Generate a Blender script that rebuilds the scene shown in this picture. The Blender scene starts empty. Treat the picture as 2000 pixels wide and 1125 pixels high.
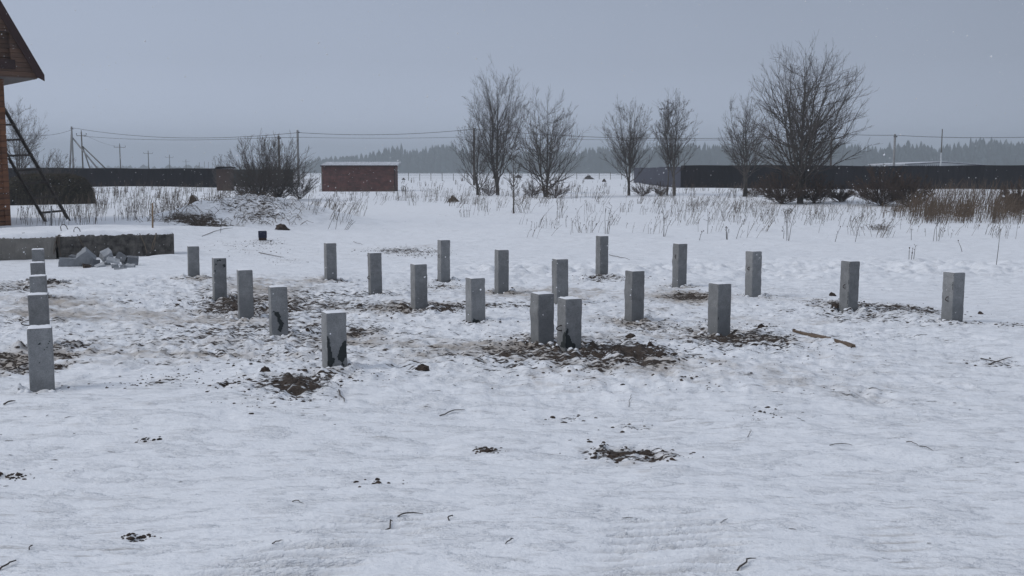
import bpy, math, random
import numpy as np
from mathutils import Vector, Matrix, Euler

# ------------------------------------------------------------------ camera, world, sun, exposure
SC = bpy.context.scene
COL = SC.collection
F = 2030.0; CX = 1000.0; CY = 562.5; HOR = 335.0; CAMZ = 1.5
TH = math.atan((CY - HOR) / F)
cam_d = bpy.data.cameras.new('camera'); cam = bpy.data.objects.new('camera', cam_d); COL.objects.link(cam)
cam.location = (0, 0, CAMZ); cam.rotation_euler = (math.pi / 2 - TH, 0, 0)
cam_d.sensor_width = 36; cam_d.lens = F / 2000 * 36; cam_d.clip_start = 0.05; cam_d.clip_end = 6000
SC.camera = cam

W = bpy.data.worlds.new('World'); SC.world = W; W.use_nodes = True
nt = W.node_tree; nt.nodes.clear()
N = nt.nodes.new; L = nt.links.new
out = N('ShaderNodeOutputWorld'); bg = N('ShaderNodeBackground'); L(bg.outputs[0], out.inputs[0])
SUN_EL = math.radians(48); SUN_AZ = math.radians(-62)      # azimuth from +Y, negative = left
sky = N('ShaderNodeTexSky'); sky.sky_type = 'NISHITA'; sky.sun_disc = False
sky.sun_elevation = SUN_EL; sky.sun_rotation = SUN_AZ; sky.air_density = 1.0; sky.dust_density = 4
tc = N('ShaderNodeTexCoord'); sx = N('ShaderNodeSeparateXYZ'); L(tc.outputs['Generated'], sx.inputs[0])
cr = N('ShaderNodeValToRGB'); L(sx.outputs['Z'], cr.inputs[0])
e = cr.color_ramp.elements
e[0].position = 0.0; e[0].color = (0.480, 0.555, 0.735, 1)
e[1].position = 1.0; e[1].color = (0.58, 0.635, 0.76, 1)
for p, c in ((0.045, (0.490, 0.560, 0.710)), (0.10, (0.395, 0.452, 0.575)), (0.17, (0.350, 0.404, 0.516)), (0.35, (0.365, 0.420, 0.535)), (0.65, (0.465, 0.525, 0.635))):
    q = e.new(p); q.color = (*c, 1)
# broad brighter side to the left, broken by very soft cloud
m0 = N('ShaderNodeMath'); m0.operation = 'MULTIPLY_ADD'; L(sx.outputs['X'], m0.inputs[0]); m0.inputs[1].default_value = -0.30; m0.inputs[2].default_value = -0.34
m1 = N('ShaderNodeMath'); m1.operation = 'MULTIPLY_ADD'; L(sx.outputs['X'], m1.inputs[0]); L(m0.outputs[0], m1.inputs[1]); m1.inputs[2].default_value = 1.0
mx = N('ShaderNodeMath'); mx.operation = 'MAXIMUM'; L(m1.outputs[0], mx.inputs[0]); mx.inputs[1].default_value = 0.6
nz = N('ShaderNodeTexNoise'); nz.inputs['Scale'].default_value = 2.2; nz.inputs['Detail'].default_value = 4; L(tc.outputs['Generated'], nz.inputs['Vector'])
mn = N('ShaderNodeMapRange'); L(nz.outputs['Fac'], mn.inputs[0]); mn.inputs[1].default_value = 0.3; mn.inputs[2].default_value = 0.7; mn.inputs[3].default_value = 0.96; mn.inputs[4].default_value = 1.04
mm = N('ShaderNodeMath'); mm.operation = 'MULTIPLY'; L(mx.outputs[0], mm.inputs[0]); L(mn.outputs[0], mm.inputs[1])
sc_ = N('ShaderNodeVectorMath'); sc_.operation = 'SCALE'; L(cr.outputs[0], sc_.inputs[0]); L(mm.outputs[0], sc_.inputs['Scale'])
s2 = N('ShaderNodeVectorMath'); s2.operation = 'SCALE'; L(sky.outputs[0], s2.inputs[0]); s2.inputs['Scale'].default_value = 0.005
ad = N('ShaderNodeVectorMath'); ad.operation = 'ADD'; L(sc_.outputs[0], ad.inputs[0]); L(s2.outputs[0], ad.inputs[1])
L(ad.outputs[0], bg.inputs[0]); bg.inputs[1].default_value = 1.0

sd = bpy.data.lights.new('sun', 'SUN'); sun = bpy.data.objects.new('sun', sd); COL.objects.link(sun)
sd.energy = 1.15; sd.angle = math.radians(26); sd.color = (1.0, 0.97, 0.93)
dirv = Vector((math.sin(SUN_AZ) * math.cos(SUN_EL), math.cos(SUN_AZ) * math.cos(SUN_EL), math.sin(SUN_EL)))
# keep the veiled sun to the left and slightly behind the camera
dirv = Vector((-0.74, -0.12, 0.66)).normalized()
sky.sun_elevation = math.asin(dirv.z); sky.sun_rotation = math.atan2(dirv.x, dirv.y)
sun.rotation_euler = dirv.to_track_quat('Z', 'Y').to_euler()
vs = SC.view_settings; vs.view_transform = 'Standard'; vs.look = 'None'; vs.gamma = 1; vs.exposure = 0.0

# ------------------------------------------------------------------ helpers
rng = random.Random(7)
def tag(o, label=None, cat=None, group=None, kind=None):
    if label: o['label'] = label
    if cat: o['category'] = cat
    if group: o['group'] = group
    if kind: o['kind'] = kind
    return o
def empty(name, loc, rz=0.0):
    o = bpy.data.objects.new(name, None); COL.objects.link(o); o.location = loc; o.rotation_euler = (0, 0, rz)
    o.empty_display_size = 0.2
    return o

class MB:
    def __init__(s): s.v = []; s.f = []; s.attr = None
    def box(s, lo, hi, m=None, jit=0.0, r=rng):
        b = len(s.v)
        for z in (lo[2], hi[2]):
            for (x, y) in ((lo[0], lo[1]), (hi[0], lo[1]), (hi[0], hi[1]), (lo[0], hi[1])):
                p = Vector((x, y, z))
                if jit: p += Vector((r.uniform(-jit, jit), r.uniform(-jit, jit), r.uniform(-jit, jit)))
                if m is not None: p = m @ p
                s.v.append(tuple(p))
        s.f += [tuple(b + i for i in q) for q in ((0, 3, 2, 1), (4, 5, 6, 7), (0, 1, 5, 4), (1, 2, 6, 5), (2, 3, 7, 6), (3, 0, 4, 7))]
        return s
    def tube(s, pts, rads, n=5, cap=True):
        b = len(s.v); k = len(pts)
        if not hasattr(rads, '__len__'): rads = [rads] * k
        for i in range(k):
            p = pts[i]; a = pts[max(i - 1, 0)]; c = pts[min(i + 1, k - 1)]
            tx, ty, tz = c[0] - a[0], c[1] - a[1], c[2] - a[2]
            l = math.sqrt(tx * tx + ty * ty + tz * tz) or 1e-6
            tx /= l; ty /= l; tz /= l
            if abs(tz) < 0.9: ux, uy, uz = ty, -tx, 0.0
            else: ux, uy, uz = 0.0, tz, -ty
            l = math.sqrt(ux * ux + uy * uy + uz * uz) or 1e-6
            ux /= l; uy /= l; uz /= l
            vx, vy, vz = ty * uz - tz * uy, tz * ux - tx * uz, tx * uy - ty * ux
            r = rads[i]
            for j in range(n):
                t = 2 * math.pi * j / n; ca = math.cos(t) * r; sa = math.sin(t) * r
                s.v.append((p[0] + ux * ca + vx * sa, p[1] + uy * ca + vy * sa, p[2] + uz * ca + vz * sa))
        for i in range(k - 1):
            for j in range(n):
                j2 = (j + 1) % n
                s.f.append((b + i * n + j, b + i * n + j2, b + (i + 1) * n + j2, b + (i + 1) * n + j))
        if cap:
            s.f.append(tuple(b + j for j in range(n))[::-1]); s.f.append(tuple(b + (k - 1) * n + j for j in range(n)))
        return s
    def poly(s, pts):
        b = len(s.v); s.v += [tuple(p) for p in pts]; s.f.append(tuple(range(b, b + len(pts)))); return s
    def prism(s, pts, d):      # closed outline + extrusion vector
        b = len(s.v); n = len(pts); d = Vector(d)
        s.v += [tuple(p) for p in pts] + [tuple(Vector(p) + d) for p in pts]
        s.f.append(tuple(b + i for i in range(n))); s.f.append(tuple(b + n + i for i in range(n))[::-1])
        for i in range(n):
            j = (i + 1) % n; s.f.append((b + j, b + i, b + n + i, b + n + j))
        return s
    def build(s, name, mat, parent=None, smooth=False, loc=None, bevel=0.0):
        me = bpy.data.meshes.new(name); me.from_pydata(s.v, [], s.f); me.validate(); me.update()
        if smooth: me.polygons.foreach_set('use_smooth', [True] * len(me.polygons))
        me.materials.append(mat)
        o = bpy.data.objects.new(name, me); COL.objects.link(o)
        if parent: o.parent = parent
        if loc is not None: o.location = loc
        if bevel:
            md = o.modifiers.new('bevel', 'BEVEL'); md.width = bevel; md.segments = 2; md.limit_method = 'ANGLE'
        return o

# numpy value noise ------------------------------------------------
def _h(ix, iy, seed):
    h = (ix.astype(np.int64) * 374761393 + iy.astype(np.int64) * 668265263 + seed * 974634777) & 0xffffffff
    h = ((h ^ (h >> 13)) * 1274126177) & 0xffffffff
    h = ((h ^ (h >> 16)) * 2246822519) & 0xffffffff
    h = h ^ (h >> 15)
    return (h & 0xffffff) / float(0xffffff)
def vn(x, y, seed=0):
    xi = np.floor(x); yi = np.floor(y); fx = x - xi; fy = y - yi
    fx = fx * fx * fx * (fx * (fx * 6 - 15) + 10); fy = fy * fy * fy * (fy * (fy * 6 - 15) + 10)
    a = _h(xi, yi, seed); b = _h(xi + 1, yi, seed); c = _h(xi, yi + 1, seed); d = _h(xi + 1, yi + 1, seed)
    return (a * (1 - fx) + b * fx) * (1 - fy) + (c * (1 - fx) + d * fx) * fy - 0.5
def fbm(x, y, seed=0, o=4, g=0.5):
    s = 0; a = 1.0; c, q = math.cos(0.6), math.sin(0.6)
    for k in range(o):
        s = s + a * vn(x, y, seed + k * 17); a *= g
        x, y = (x * c - y * q) * 2.03 + 3.1, (x * q + y * c) * 2.03 - 1.7
    return s
def sstep(a, b, x):
    t = np.clip((x - a) / (b - a), 0, 1); return t * t * (3 - 2 * t)

# ------------------------------------------------------------------ pixel <-> place
def at(px, py, Y):
    v = (py - CY) / F; Fw = math.cos(TH) - v * math.sin(TH); D = v * math.cos(TH) + math.sin(TH)
    return Vector(((px - CX) / F * Y / Fw, Y, CAMZ - Y * D / Fw))
KTOP = 1.03; TOPZ = CAMZ - KTOP; ANG = math.radians(23.5); PW = 0.15
# left edge, right edge, top row, base row as seen
PILES = [(50, 104, 637, 768), (55, 94, 572, 672), (58, 92, 536, 622), (59, 89, 510, 580), (62, 87, 484, 548),
 (364, 389, 478, 543), (412, 442, 501, 585), (461, 495, 524, 617), (523, 562, 557, 650), (628, 675, 607, 720),
 (632, 657, 472, 546), (719, 745, 491, 578), (803, 833, 513, 600), (910, 947, 540, 632), (1037, 1082, 570, 664), (1090, 1134, 580, 681),
 (854, 878, 466, 552), (966, 993, 485, 571), (1079, 1110, 503, 593), (1220, 1259, 526, 631), (1384, 1428, 551, 654),
 (1165, 1187, 458, 541), (1313, 1343, 473, 566), (1456, 1489, 488, 580), (1640, 1680, 507, 606), (1840, 1887, 529, 633)]
def solveY(py, z):
    v = (py - CY) / F; Fw = math.cos(TH) - v * math.sin(TH); D = v * math.cos(TH) + math.sin(TH)
    return (CAMZ - z) * Fw / D
pile_pos = []
for (xl, xr, yt, yb) in PILES:
    Y = solveY(yt + 3, TOPZ); xc = (xl + xr) / 2
    P = at(xc, yt + 3, Y); G = at(xc, yb - 1, Y - 0.09)
    pile_pos.append((P.x, Y, G.z))
PX = np.array([p[0] for p in pile_pos]); PY = np.array([p[1] for p in pile_pos]); PZ = np.array([p[2] for p in pile_pos])
def trend(x, y):
    return -0.22 * sstep(4.0, 15.0, y)
RES = PZ - trend(PX, PY)
CA, SA = math.cos(ANG), math.sin(ANG)
def smooth_z(x, y):
    x = np.asarray(x, float); y = np.asarray(y, float)
    num = np.zeros_like(x); den = np.full_like(x, 0.12)
    for i in range(len(PX)):
        w = np.exp(-((x - PX[i]) ** 2 + (y - PY[i]) ** 2) / (2 * 0.75 ** 2)); num = num + w * RES[i]; den = den + w
    z = trend(x, y) + num / den
    # spoil bank left of the middle, behind the foundation
    def bump(cx, cy, rx, ry, h, a=0.0, p=1.0):
        c, s = math.cos(a), math.sin(a); dx = x - cx; dy = y - cy
        u = (dx * c + dy * s) / rx; v = (-dx * s + dy * c) / ry
        return h * np.exp(-(u * u + v * v) ** p)
    z = z + bump(-8.6, 34.9, 3.1, 1.5, 0.80, 0, 1.3) + bump(-10.6, 33.3, 1.7, 0.9, 0.30, 0.3, 1.2) + bump(-7.2, 33.4, 1.2, 0.9, 0.22)
    z = z + bump(-8.6, 28.5, 2.2, 2.0, 0.22)                 # drift between foundation and bank
    z = z + bump(-12.5, 25.2, 4.3, 2.6, 0.33, ANG, 2.0)      # filled ground behind the foundation blocks
    z = z + bump(-6.6, 20.1, 0.6, 0.4, 0.12, ANG)          # drift against the block end
    far = sstep(26, 60, y)
    z = z + far * (fbm(x / 16, y / 16, 5, 2) * 0.35)
    z = z + 0.10 * np.exp(-((y - 29 - 1.2 * np.sin(x * 0.15)) / 3.0) ** 2) * sstep(-4, 1, x)
    z = z + 0.22 * np.exp(-((y - 62 - 1.5 * np.sin(x * 0.11)) / 5.0) ** 2) * sstep(-2, 3, x)
    return z
def gz(x, y): return float(smooth_z(np.array([x]), np.array([y]))[0])
def ground(px, py, z0=None):
    z = 0.0; Y = 5
    for _ in range(12):
        Y = solveY(py, z); p = at(px, py, Y); z = 0.5 * z + 0.5 * gz(p.x, p.y)
    return at(px, py, solveY(py, z))

# ------------------------------------------------------------------ materials
def mat(name, base=(0.5, 0.5, 0.5), rough=0.8, noise=None, bump=0.0, bscale=20.0, spec=0.3, dark=None, ns=8.0, detail=6, stretch=None, coords='Object', metal=0.0):
    m = bpy.data.materials.new(name); m.use_nodes = True; t = m.node_tree; b = t.nodes['Principled BSDF']
    b.inputs['Base Color'].default_value = (*base, 1); b.inputs['Roughness'].default_value = rough
    b.inputs['Specular IOR Level'].default_value = spec; b.inputs['Metallic'].default_value = metal
    co = t.nodes.new('ShaderNodeTexCoord'); mp = t.nodes.new('ShaderNodeMapping'); t.links.new(co.outputs[coords], mp.inputs[0])
    if stretch: mp.inputs['Scale'].default_value = stretch
    if dark is not None:
        n = t.nodes.new('ShaderNodeTexNoise'); n.inputs['Scale'].default_value = ns; n.inputs['Detail'].default_value = detail; n.inputs['Roughness'].default_value = 0.65
        t.links.new(mp.outputs[0], n.inputs['Vector'])
        r = t.nodes.new('ShaderNodeValToRGB'); r.color_ramp.elements[0].position = 0.32; r.color_ramp.elements[1].position = 0.68
        r.color_ramp.elements[0].color = (*dark, 1); r.color_ramp.elements[1].color = (*base, 1)
        t.links.new(n.outputs['Fac'], r.inputs[0]); t.links.new(r.outputs[0], b.inputs['Base Color'])
    if bump:
        n2 = t.nodes.new('ShaderNodeTexNoise'); n2.inputs['Scale'].default_value = bscale; n2.inputs['Detail'].default_value = 5
        t.links.new(mp.outputs[0], n2.inputs['Vector'])
        bp = t.nodes.new('ShaderNodeBump'); bp.inputs['Strength'].default_value = 0.8; bp.inputs['Distance'].default_value = bump
        t.links.new(n2.outputs['Fac'], bp.inputs['Height']); t.links.new(bp.outputs[0], b.inputs['Normal'])
    return m

def ground_mat():
    m = bpy.data.materials.new('snow_and_soil'); m.use_nodes = True; t = m.node_tree; b = t.nodes['Principled BSDF']
    N = t.nodes.new; L = t.links.new
    co = N('ShaderNodeTexCoord')
    def noise(scale, detail=5, rough=0.6, st=(1, 1, 1), rot=0.0):
        mp = N('ShaderNodeMapping'); mp.inputs['Scale'].default_value = st; mp.inputs['Rotation'].default_value = (0, 0, rot)
        L(co.outputs['Object'], mp.inputs[0])
        n = N('ShaderNodeTexNoise'); n.inputs['Scale'].default_value = scale; n.inputs['Detail'].default_value = detail; n.inputs['Roughness'].default_value = rough
        L(mp.outputs[0], n.inputs['Vector']); return n.outputs['Fac']
    def math_(op, a, c, d=None, clamp=False):
        n = N('ShaderNodeMath'); n.operation = op; n.use_clamp = clamp
        for i, v in enumerate((a, c, d)):
            if v is None: continue
            if isinstance(v, (int, float)): n.inputs[i].default_value = v
            else: L(v, n.inputs[i])
        return n.outputs[0]
    def rng_(v, a, c, lo=0.0, hi=1.0):
        n = N('ShaderNodeMapRange'); n.interpolation_type = 'SMOOTHSTEP'; L(v, n.inputs[0])
        for i, q in enumerate((a, c, lo, hi)): n.inputs[i + 1].default_value = q
        return n.outputs[0]
    def mix(f, a, c):
        n = N('ShaderNodeMix'); n.data_type = 'RGBA'; L(f, n.inputs[0])
        for i, v in ((6, a), (7, c)):
            if isinstance(v, tuple): n.inputs[i].default_value = (*v, 1)
            else: L(v, n.inputs[i])
        return n.outputs[2]
    soil = N('ShaderNodeAttribute'); soil.attribute_name = 'soil'
    dirt = N('ShaderNodeAttribute'); dirt.attribute_name = 'dirt'
    n1 = noise(6.0, 7, 0.62, (0.8, 1.3, 1), 0.2); n2 = noise(26.0, 4, 0.6, (0.7, 1.3, 1), 0.35); n3 = noise(1.1, 4)
    n2b = noise(12.0, 6, 0.7, (0.38, 1.9, 1), 0.28)
    s = math_('MULTIPLY_ADD', n1, 1.4, soil.outputs['Fac']); s = math_('MULTIPLY_ADD', n2b, 3.4, s); s = math_('MULTIPLY_ADD', n2, 1.6, s)
    sf = rng_(s, 3.58, 3.84)                       # crisp soil edges
    d = math_('MULTIPLY_ADD', n1, 1.6, dirt.outputs['Fac']); d = math_('MULTIPLY_ADD', n3, 1.2, d)
    df = rng_(d, 1.62, 2.4)
    n4 = noise(14.0, 5, 0.7, (0.35, 1.4, 1), 0.3)
    grey = rng_(n4, 0.50, 0.72)
    snow = mix(grey, (0.80, 0.815, 0.84), (0.68, 0.69, 0.71))
    n5 = noise(3.2, 5, 0.6, (0.6, 1.2, 1), 0.25); gf = math_('MULTIPLY', rng_(n5, 0.45, 0.7), dirt.outputs['Fac'], None, True)
    fl_ = noise(9.0, 5, 0.75, (0.45, 2.4, 1), 0.26); fl2 = math_('MULTIPLY', rng_(fl_, 0.56, 0.67), rng_(noise(0.9, 3), 0.38, 0.66, 0.06, 0.70))
    snow = mix(fl2, snow, (0.36, 0.345, 0.33))
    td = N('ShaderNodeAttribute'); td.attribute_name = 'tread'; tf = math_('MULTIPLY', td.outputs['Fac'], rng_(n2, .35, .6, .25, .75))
    snow = mix(tf, snow, (0.40, 0.375, 0.345))  # shade of the tread grooves painted into the snow colour, with some tracked dirt
    snow = mix(gf, snow, (0.62, 0.61, 0.60))
    snow = mix(df, snow, (0.40, 0.36, 0.32))
    soilc = mix(noise(19, 5), (0.022, 0.018, 0.016), (0.095, 0.072, 0.056))
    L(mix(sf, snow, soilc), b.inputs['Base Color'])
    rr = rng_(sf, 0, 1, 0.62, 0.9); L(rr, b.inputs['Roughness']); b.inputs['Specular IOR Level'].default_value = 0.25
    hb = math_('MULTIPLY_ADD', n2, 0.26, n1); hb = math_('MULTIPLY_ADD', noise(70, 3), 0.07, hb); hb = math_('MULTIPLY_ADD', n4, 0.34, hb)
    hb = math_('MULTIPLY_ADD', rng_(noise(4.5, 6, .65, (.6, 1.5, 1), .25), .50, .62), math_('MULTIPLY', n2b, .62), hb)
    hb = math_('MULTIPLY_ADD', sf, -0.35, hb)
    bp = N('ShaderNodeBump'); bp.inputs['Strength'].default_value = 1.0; bp.inputs['Distance'].default_value = 0.030
    L(hb, bp.inputs['Height']); L(bp.outputs[0], b.inputs['Normal'])
    return m
M = {}
M['ground'] = ground_mat()
M['snow'] = mat('fresh_snow', (0.82, 0.83, 0.85), 0.65, bump=0.02, bscale=9, dark=(0.74, 0.75, 0.77), ns=5)
M['bark'] = mat('bark', (0.105, 0.092, 0.080), 0.9, dark=(0.045, 0.040, 0.036), ns=3)
M['bark_grey'] = mat('bark_grey', (0.14, 0.125, 0.11), 0.9, dark=(0.06, 0.052, 0.046), ns=3)
M['twig'] = mat('twig', (0.105, 0.090, 0.080), 0.9, dark=(0.062, 0.054, 0.050), ns=2)
M['shrub'] = mat('shrub_twig', (0.10, 0.068, 0.052), 0.9, dark=(0.05, 0.036, 0.030), ns=1.5)
M['straw'] = mat('dry_stalk', (0.175, 0.142, 0.110), 0.9, dark=(0.062, 0.050, 0.042), ns=0.9)
M['reed'] = mat('dry_reed', (0.185, 0.135, 0.092), 0.9, dark=(0.075, 0.054, 0.042), ns=0.8)
M['soil'] = mat('soil', (0.085, 0.062, 0.048), 0.95, dark=(0.020, 0.016, 0.014), ns=14, bump=0.01, bscale=40)
M['wood_pole'] = mat('pole_wood', (0.12, 0.105, 0.09), 0.9, dark=(0.07, 0.06, 0.052), ns=2)
M['pole_conc'] = mat('pole_concrete', (0.25, 0.25, 0.25), 0.9, dark=(0.18, 0.18, 0.18), ns=2)
M['iron'] = mat('rusty_iron', (0.06, 0.045, 0.038), 0.7, dark=(0.03, 0.026, 0.024), ns=30)
M['cable'] = mat('cable', (0.05, 0.05, 0.055), 0.8)

# ------------------------------------------------------------------ ground sheet
# soil patches: centre px, centre py, half-width px, half-height px, strength
SOIL = [(455, 592, 62, 11, .95), (525, 598, 55, 13, .8), (450, 605, 30, 6, .5), (580, 600, 60, 10, .45), (590, 640, 120, 20, .42), (600, 680, 110, 22, .40), (520, 690, 90, 18, .38),
 (560, 700, 60, 14, .42), (570, 757, 72, 20, 1.0), (500, 755, 60, 10, .45), (590, 785, 40, 5, .45), (640, 740, 60, 12, .6), (438, 762, 22, 5, .9), (690, 648, 26, 7, 1.1), (720, 648, 60, 10, .4),
 (835, 604, 75, 9, .85), (780, 606, 40, 5, .8), (960, 600, 60, 6, .75), (900, 602, 60, 6, .5), (1150, 680, 140, 22, .85), (1060, 665, 60, 10, .8), (1225, 686, 85, 17, 1.15), (1170, 712, 22, 8, 1.1), (1010, 690, 70, 14, .5),
 (1290, 640, 90, 12, .5), (1240, 632, 40, 5, .7), (1430, 660, 95, 16, .95), (1520, 665, 60, 10, .6), (1345, 583, 42, 8, 1.05), (1490, 637, 22, 4, .8), (1390, 640, 60, 10, .5),
 (1225, 888, 72, 14, .95), (1175, 885, 26, 9, .6), (1290, 898, 40, 8, .5), (1220, 836, 60, 7, .45), (1105, 815, 30, 7, .45), (780, 491, 60, 7, .85), (840, 493, 22, 4, .7), (810, 500, 25, 4, .5),
 (1170, 545, 45, 6, .75), (1230, 545, 30, 4, .6), (1720, 600, 85, 9, .75), (1640, 593, 40, 7, .9), (1800, 606, 40, 6, .7), (1985, 638, 30, 4, .7), (1860, 635, 60, 7, .35),
 (15, 705, 45, 14, .8), (30, 722, 40, 10, .7), (15, 690, 40, 5, .8), (135, 668, 30, 8, .75), (125, 690, 26, 6, .8), (150, 680, 60, 12, .4), (115, 712, 16, 8, .8), (108, 553, 22, 4, .9), (40, 565, 35, 8, .4), (310, 752, 50, 9, .5),
 (270, 800, 60, 12, .25), (405, 724, 26, 7, .4), (500, 490, 40, 8, .35), (515, 474, 20, 4, .6), (570, 510, 30, 5, .4), (470, 478, 40, 5, .4), (1955, 710, 50, 8, .4), (345, 595, 40, 5, .35), (230, 590, 60, 12, .3),
 (290, 860, 22, 4, .45), (265, 1045, 26, 6, .5), (20, 922, 26, 5, .55), (950, 888, 20, 4, .55), (730, 945, 30, 6, .35), (500, 800, 60, 6, .3), (640, 500, 20, 5, .2), (1490, 820, 30, 8, .3), (1700, 780, 30, 10, .25),
 (1010, 558, 50, 10, .2), (700, 590, 200, 30, .15), (1330, 740, 30, 5, .3), (1395, 712, 24, 4, .4), (820, 688, 30, 7, .35), (810, 790, 100, 12, .1), (865, 560, 30, 6, .6)]
patches = []
for (a, b_, w, h, s) in SOIL:
    p = ground(a, b_); q = ground(a + w, b_); n_, f_ = ground(a, b_ + h), ground(a, b_ - h)
    patches.append((p.x, p.y, abs(q.x - p.x), max(0.03, (f_.y - n_.y) / 2), s))
for i_ in range(len(PX)):
    patches.append((PX[i_] + .03, PY[i_] - .04, .17, .13, .62 if PY[i_] > 8 else .45))
def trample(x, y):
    u = x * CA + y * SA; v = -x * SA + y * CA
    e = sstep(2.3, 4.5, y + 0.25 * np.abs(x)) * (1 - sstep(17.5, 20.0, y)) * (1 - sstep(6.5, 9.5, x)) * sstep(-14, -10, x)
    return e
def build_ground():
    az = np.concatenate([np.linspace(-180, -36, 60, endpoint=False), np.linspace(-36, -29, 60, endpoint=False), np.linspace(-29, 29, 1000, endpoint=False), np.linspace(29, 36, 60, endpoint=False), np.linspace(36, 180, 60, endpoint=False)])
    az = np.radians(az)
    r = [0.6]
    while r[-1] < 1750:
        R = r[-1]; k = 0.02 if R < 3 else (0.0028 if R < 5.6 else 0.0050 if R < 22 else (0.0062 if R < 45 else (0.014 if R < 120 else 0.05))); r.append(R * (1 + k))
    r = np.array(r); na, nr = len(az), len(r)
    A, R = np.meshgrid(az, r); x = (np.sin(A) * R).ravel(); y = (np.cos(A) * R).ravel()
    z = smooth_z(x, y)
    near = (1 - sstep(30, 60, R.ravel())); tr = trample(x, y) * near
    z = z + near * (fbm(x / 2.2, y / 2.2, 11, 3) * 0.055)
    core = sstep(5.9, 7.7, y + .12 * x + .6 * fbm(x / 2, y / 2, 14, 2)) * (1 - sstep(14.5, 17.0, y)) * (1 - sstep(1.2, 4.6, x - 0.1 * y + 1.5 * fbm(x / 2, y / 2, 15, 2))) * near
    # trodden crust: lumps and heel marks
    lump = np.abs(fbm(x / 0.34, y / 0.26, 21, 3, 0.55)); wob = fbm(x / 0.9, y / 0.9, 31, 2)
    z = z + (tr * (0.12 + 0.88 * core)) * (0.060 * (0.25 - lump) * sstep(-0.35, 0.35, wob) + 0.030 * fbm(x / 0.11, y / 0.09, 41, 3))
    z = z + near * (1 - .7 * tr) * (0.022 * fbm(x / 0.9, y / 0.35, 51, 3) + (0.009 * fbm(x / 0.26, y / 0.07, 52, 3)) * sstep(-.3, .25, fbm(x / 1.1, y / 0.8, 53, 2)))
    z = z + near * (1 - core) * (1 - sstep(14, 20, y)) * 0.045 * np.clip(np.abs(fbm(x / 0.75, y / 0.5, 57, 4)) - .08, 0, 1) * sstep(-.25, .2, fbm(x / 1.6, y / 1.6, 58, 2))
    # rough churned band beyond the piles on the right
    ch = np.exp(-((y - 17.6 - 0.10 * x) / 1.9) ** 2) * sstep(-4, 0, x) * (1 - sstep(8.5, 11, x))
    z = z + ch * 0.17 * np.abs(fbm(x / 0.42, y / 0.42, 61, 3)) * 1.2
    # boot prints
    r2 = random.Random(3)
    XY = np.stack([x, y], 1)
    pr = []
    for k in range(60):
        px = r2.uniform(150, 1950); py = r2.uniform(540, 780); p = ground(px, py); pr.append((p.x, p.y, r2.uniform(-.5, .5), 0.5))
    for k in range(0):                               # a line of steps on the right
        t = k / 13; p = ground(1250 + 470 * (1 - (1 - t) ** 2) + (12 if k % 2 else -12), 1110 - 420 * t); pr.append((p.x, p.y, 0.3, .45))
    for k in range(0):
        t = k / 9; p = ground(1830 + 60 * math.sin(t * 3) + (14 if k % 2 else -14), 1100 - 300 * t); pr.append((p.x, p.y, 0.15, 0.4))
    for (cx, cy, a, st) in pr:
        c, s = math.cos(a), math.sin(a); dx = x - cx; dy = y - cy; idx = np.where((np.abs(dx) < .4) & (np.abs(dy) < .4))[0]
        u = (dx[idx] * c + dy[idx] * s) / 0.055; v = (-dx[idx] * s + dy[idx] * c) / 0.15; q = u ** 4 + v ** 4
        z[idx] += st * (-0.030 * np.exp(-q) + 0.012 * np.exp(-(np.sqrt(u * u + v * v) - 1.5) ** 2 * 4))
    groove_shade = np.zeros_like(z)
    # caterpillar tread marks at the bottom of the picture
    for (x0, y0, x1, y1, hw, ph, amp) in ((440, 1160, 850, 985, 125, 0.0, .045), (1290, 1180, 1330, 985, 150, .3, .042), (1790, 1120, 1700, 985, 60, .3, .004)):
        a = ground(x0, y0); b_ = ground(x1, y1); d = Vector((b_.x - a.x, b_.y - a.y)); l = d.length; d /= l
        u = (x - a.x) * d.x + (y - a.y) * d.y; v = -(x - a.x) * d.y + (y - a.y) * d.x
        w = ground(x0 + hw, y0).x - a.x
        u = u + 0.05 * fbm(x / 0.5, y / 0.5, 71, 2)
        mask = np.exp(-(v / w) ** 4) * sstep(-0.4, 0.1, u) * (1 - sstep(l - .5, l + .1, u)) * sstep(-.5, .1, fbm(x / .5, y / .5, 81, 2))
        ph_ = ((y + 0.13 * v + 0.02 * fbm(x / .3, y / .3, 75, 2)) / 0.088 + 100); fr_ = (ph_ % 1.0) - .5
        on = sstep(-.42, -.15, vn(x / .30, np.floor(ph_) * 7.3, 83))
        z = z + mask * (amp * 0.35 * (fr_ + .5) - amp * on * np.exp(-(fr_ / .17) ** 2)) - 0.010 * mask; groove_shade = groove_shade + mask * on * np.exp(-(fr_ / .15) ** 2)
    # lips of snow pushed up round each pile
    for i in range(len(PX)):
        dx = x - PX[i]; dy = y - PY[i]; idx = np.where((np.abs(dx) < .5) & (np.abs(dy) < .5))[0]
        d = np.sqrt(dx[idx] ** 2 + dy[idx] ** 2)
        z[idx] -= 0.022 * np.exp(-(d / 0.11) ** 4)
        z[idx] += np.exp(-((d - 0.17) / 0.05) ** 2) * 0.075 * np.clip(fbm(x[idx] / .09, y[idx] / .09, 91 + i, 2) + 0.15, 0, 1)
    # shallow furrow along the right
    soil = np.full_like(x, -0.55); dirt = np.zeros_like(x)
    s_ = np.zeros_like(x)
    for (cx, cy, rx, ry, s) in patches:
        idx = np.where((np.abs(x - cx) < 3 * rx) & (np.abs(y - cy) < 3 * ry))[0]
        q = ((x[idx] - cx) / rx) ** 2 + ((y[idx] - cy) / ry) ** 2
        s_[idx] = np.maximum(s_[idx], s * np.exp(-q * 0.55)) + 0.12 * s * np.exp(-q)
        dirt[idx] = np.maximum(dirt[idx], 0.55 * s * np.exp(-q * 0.35))
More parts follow.
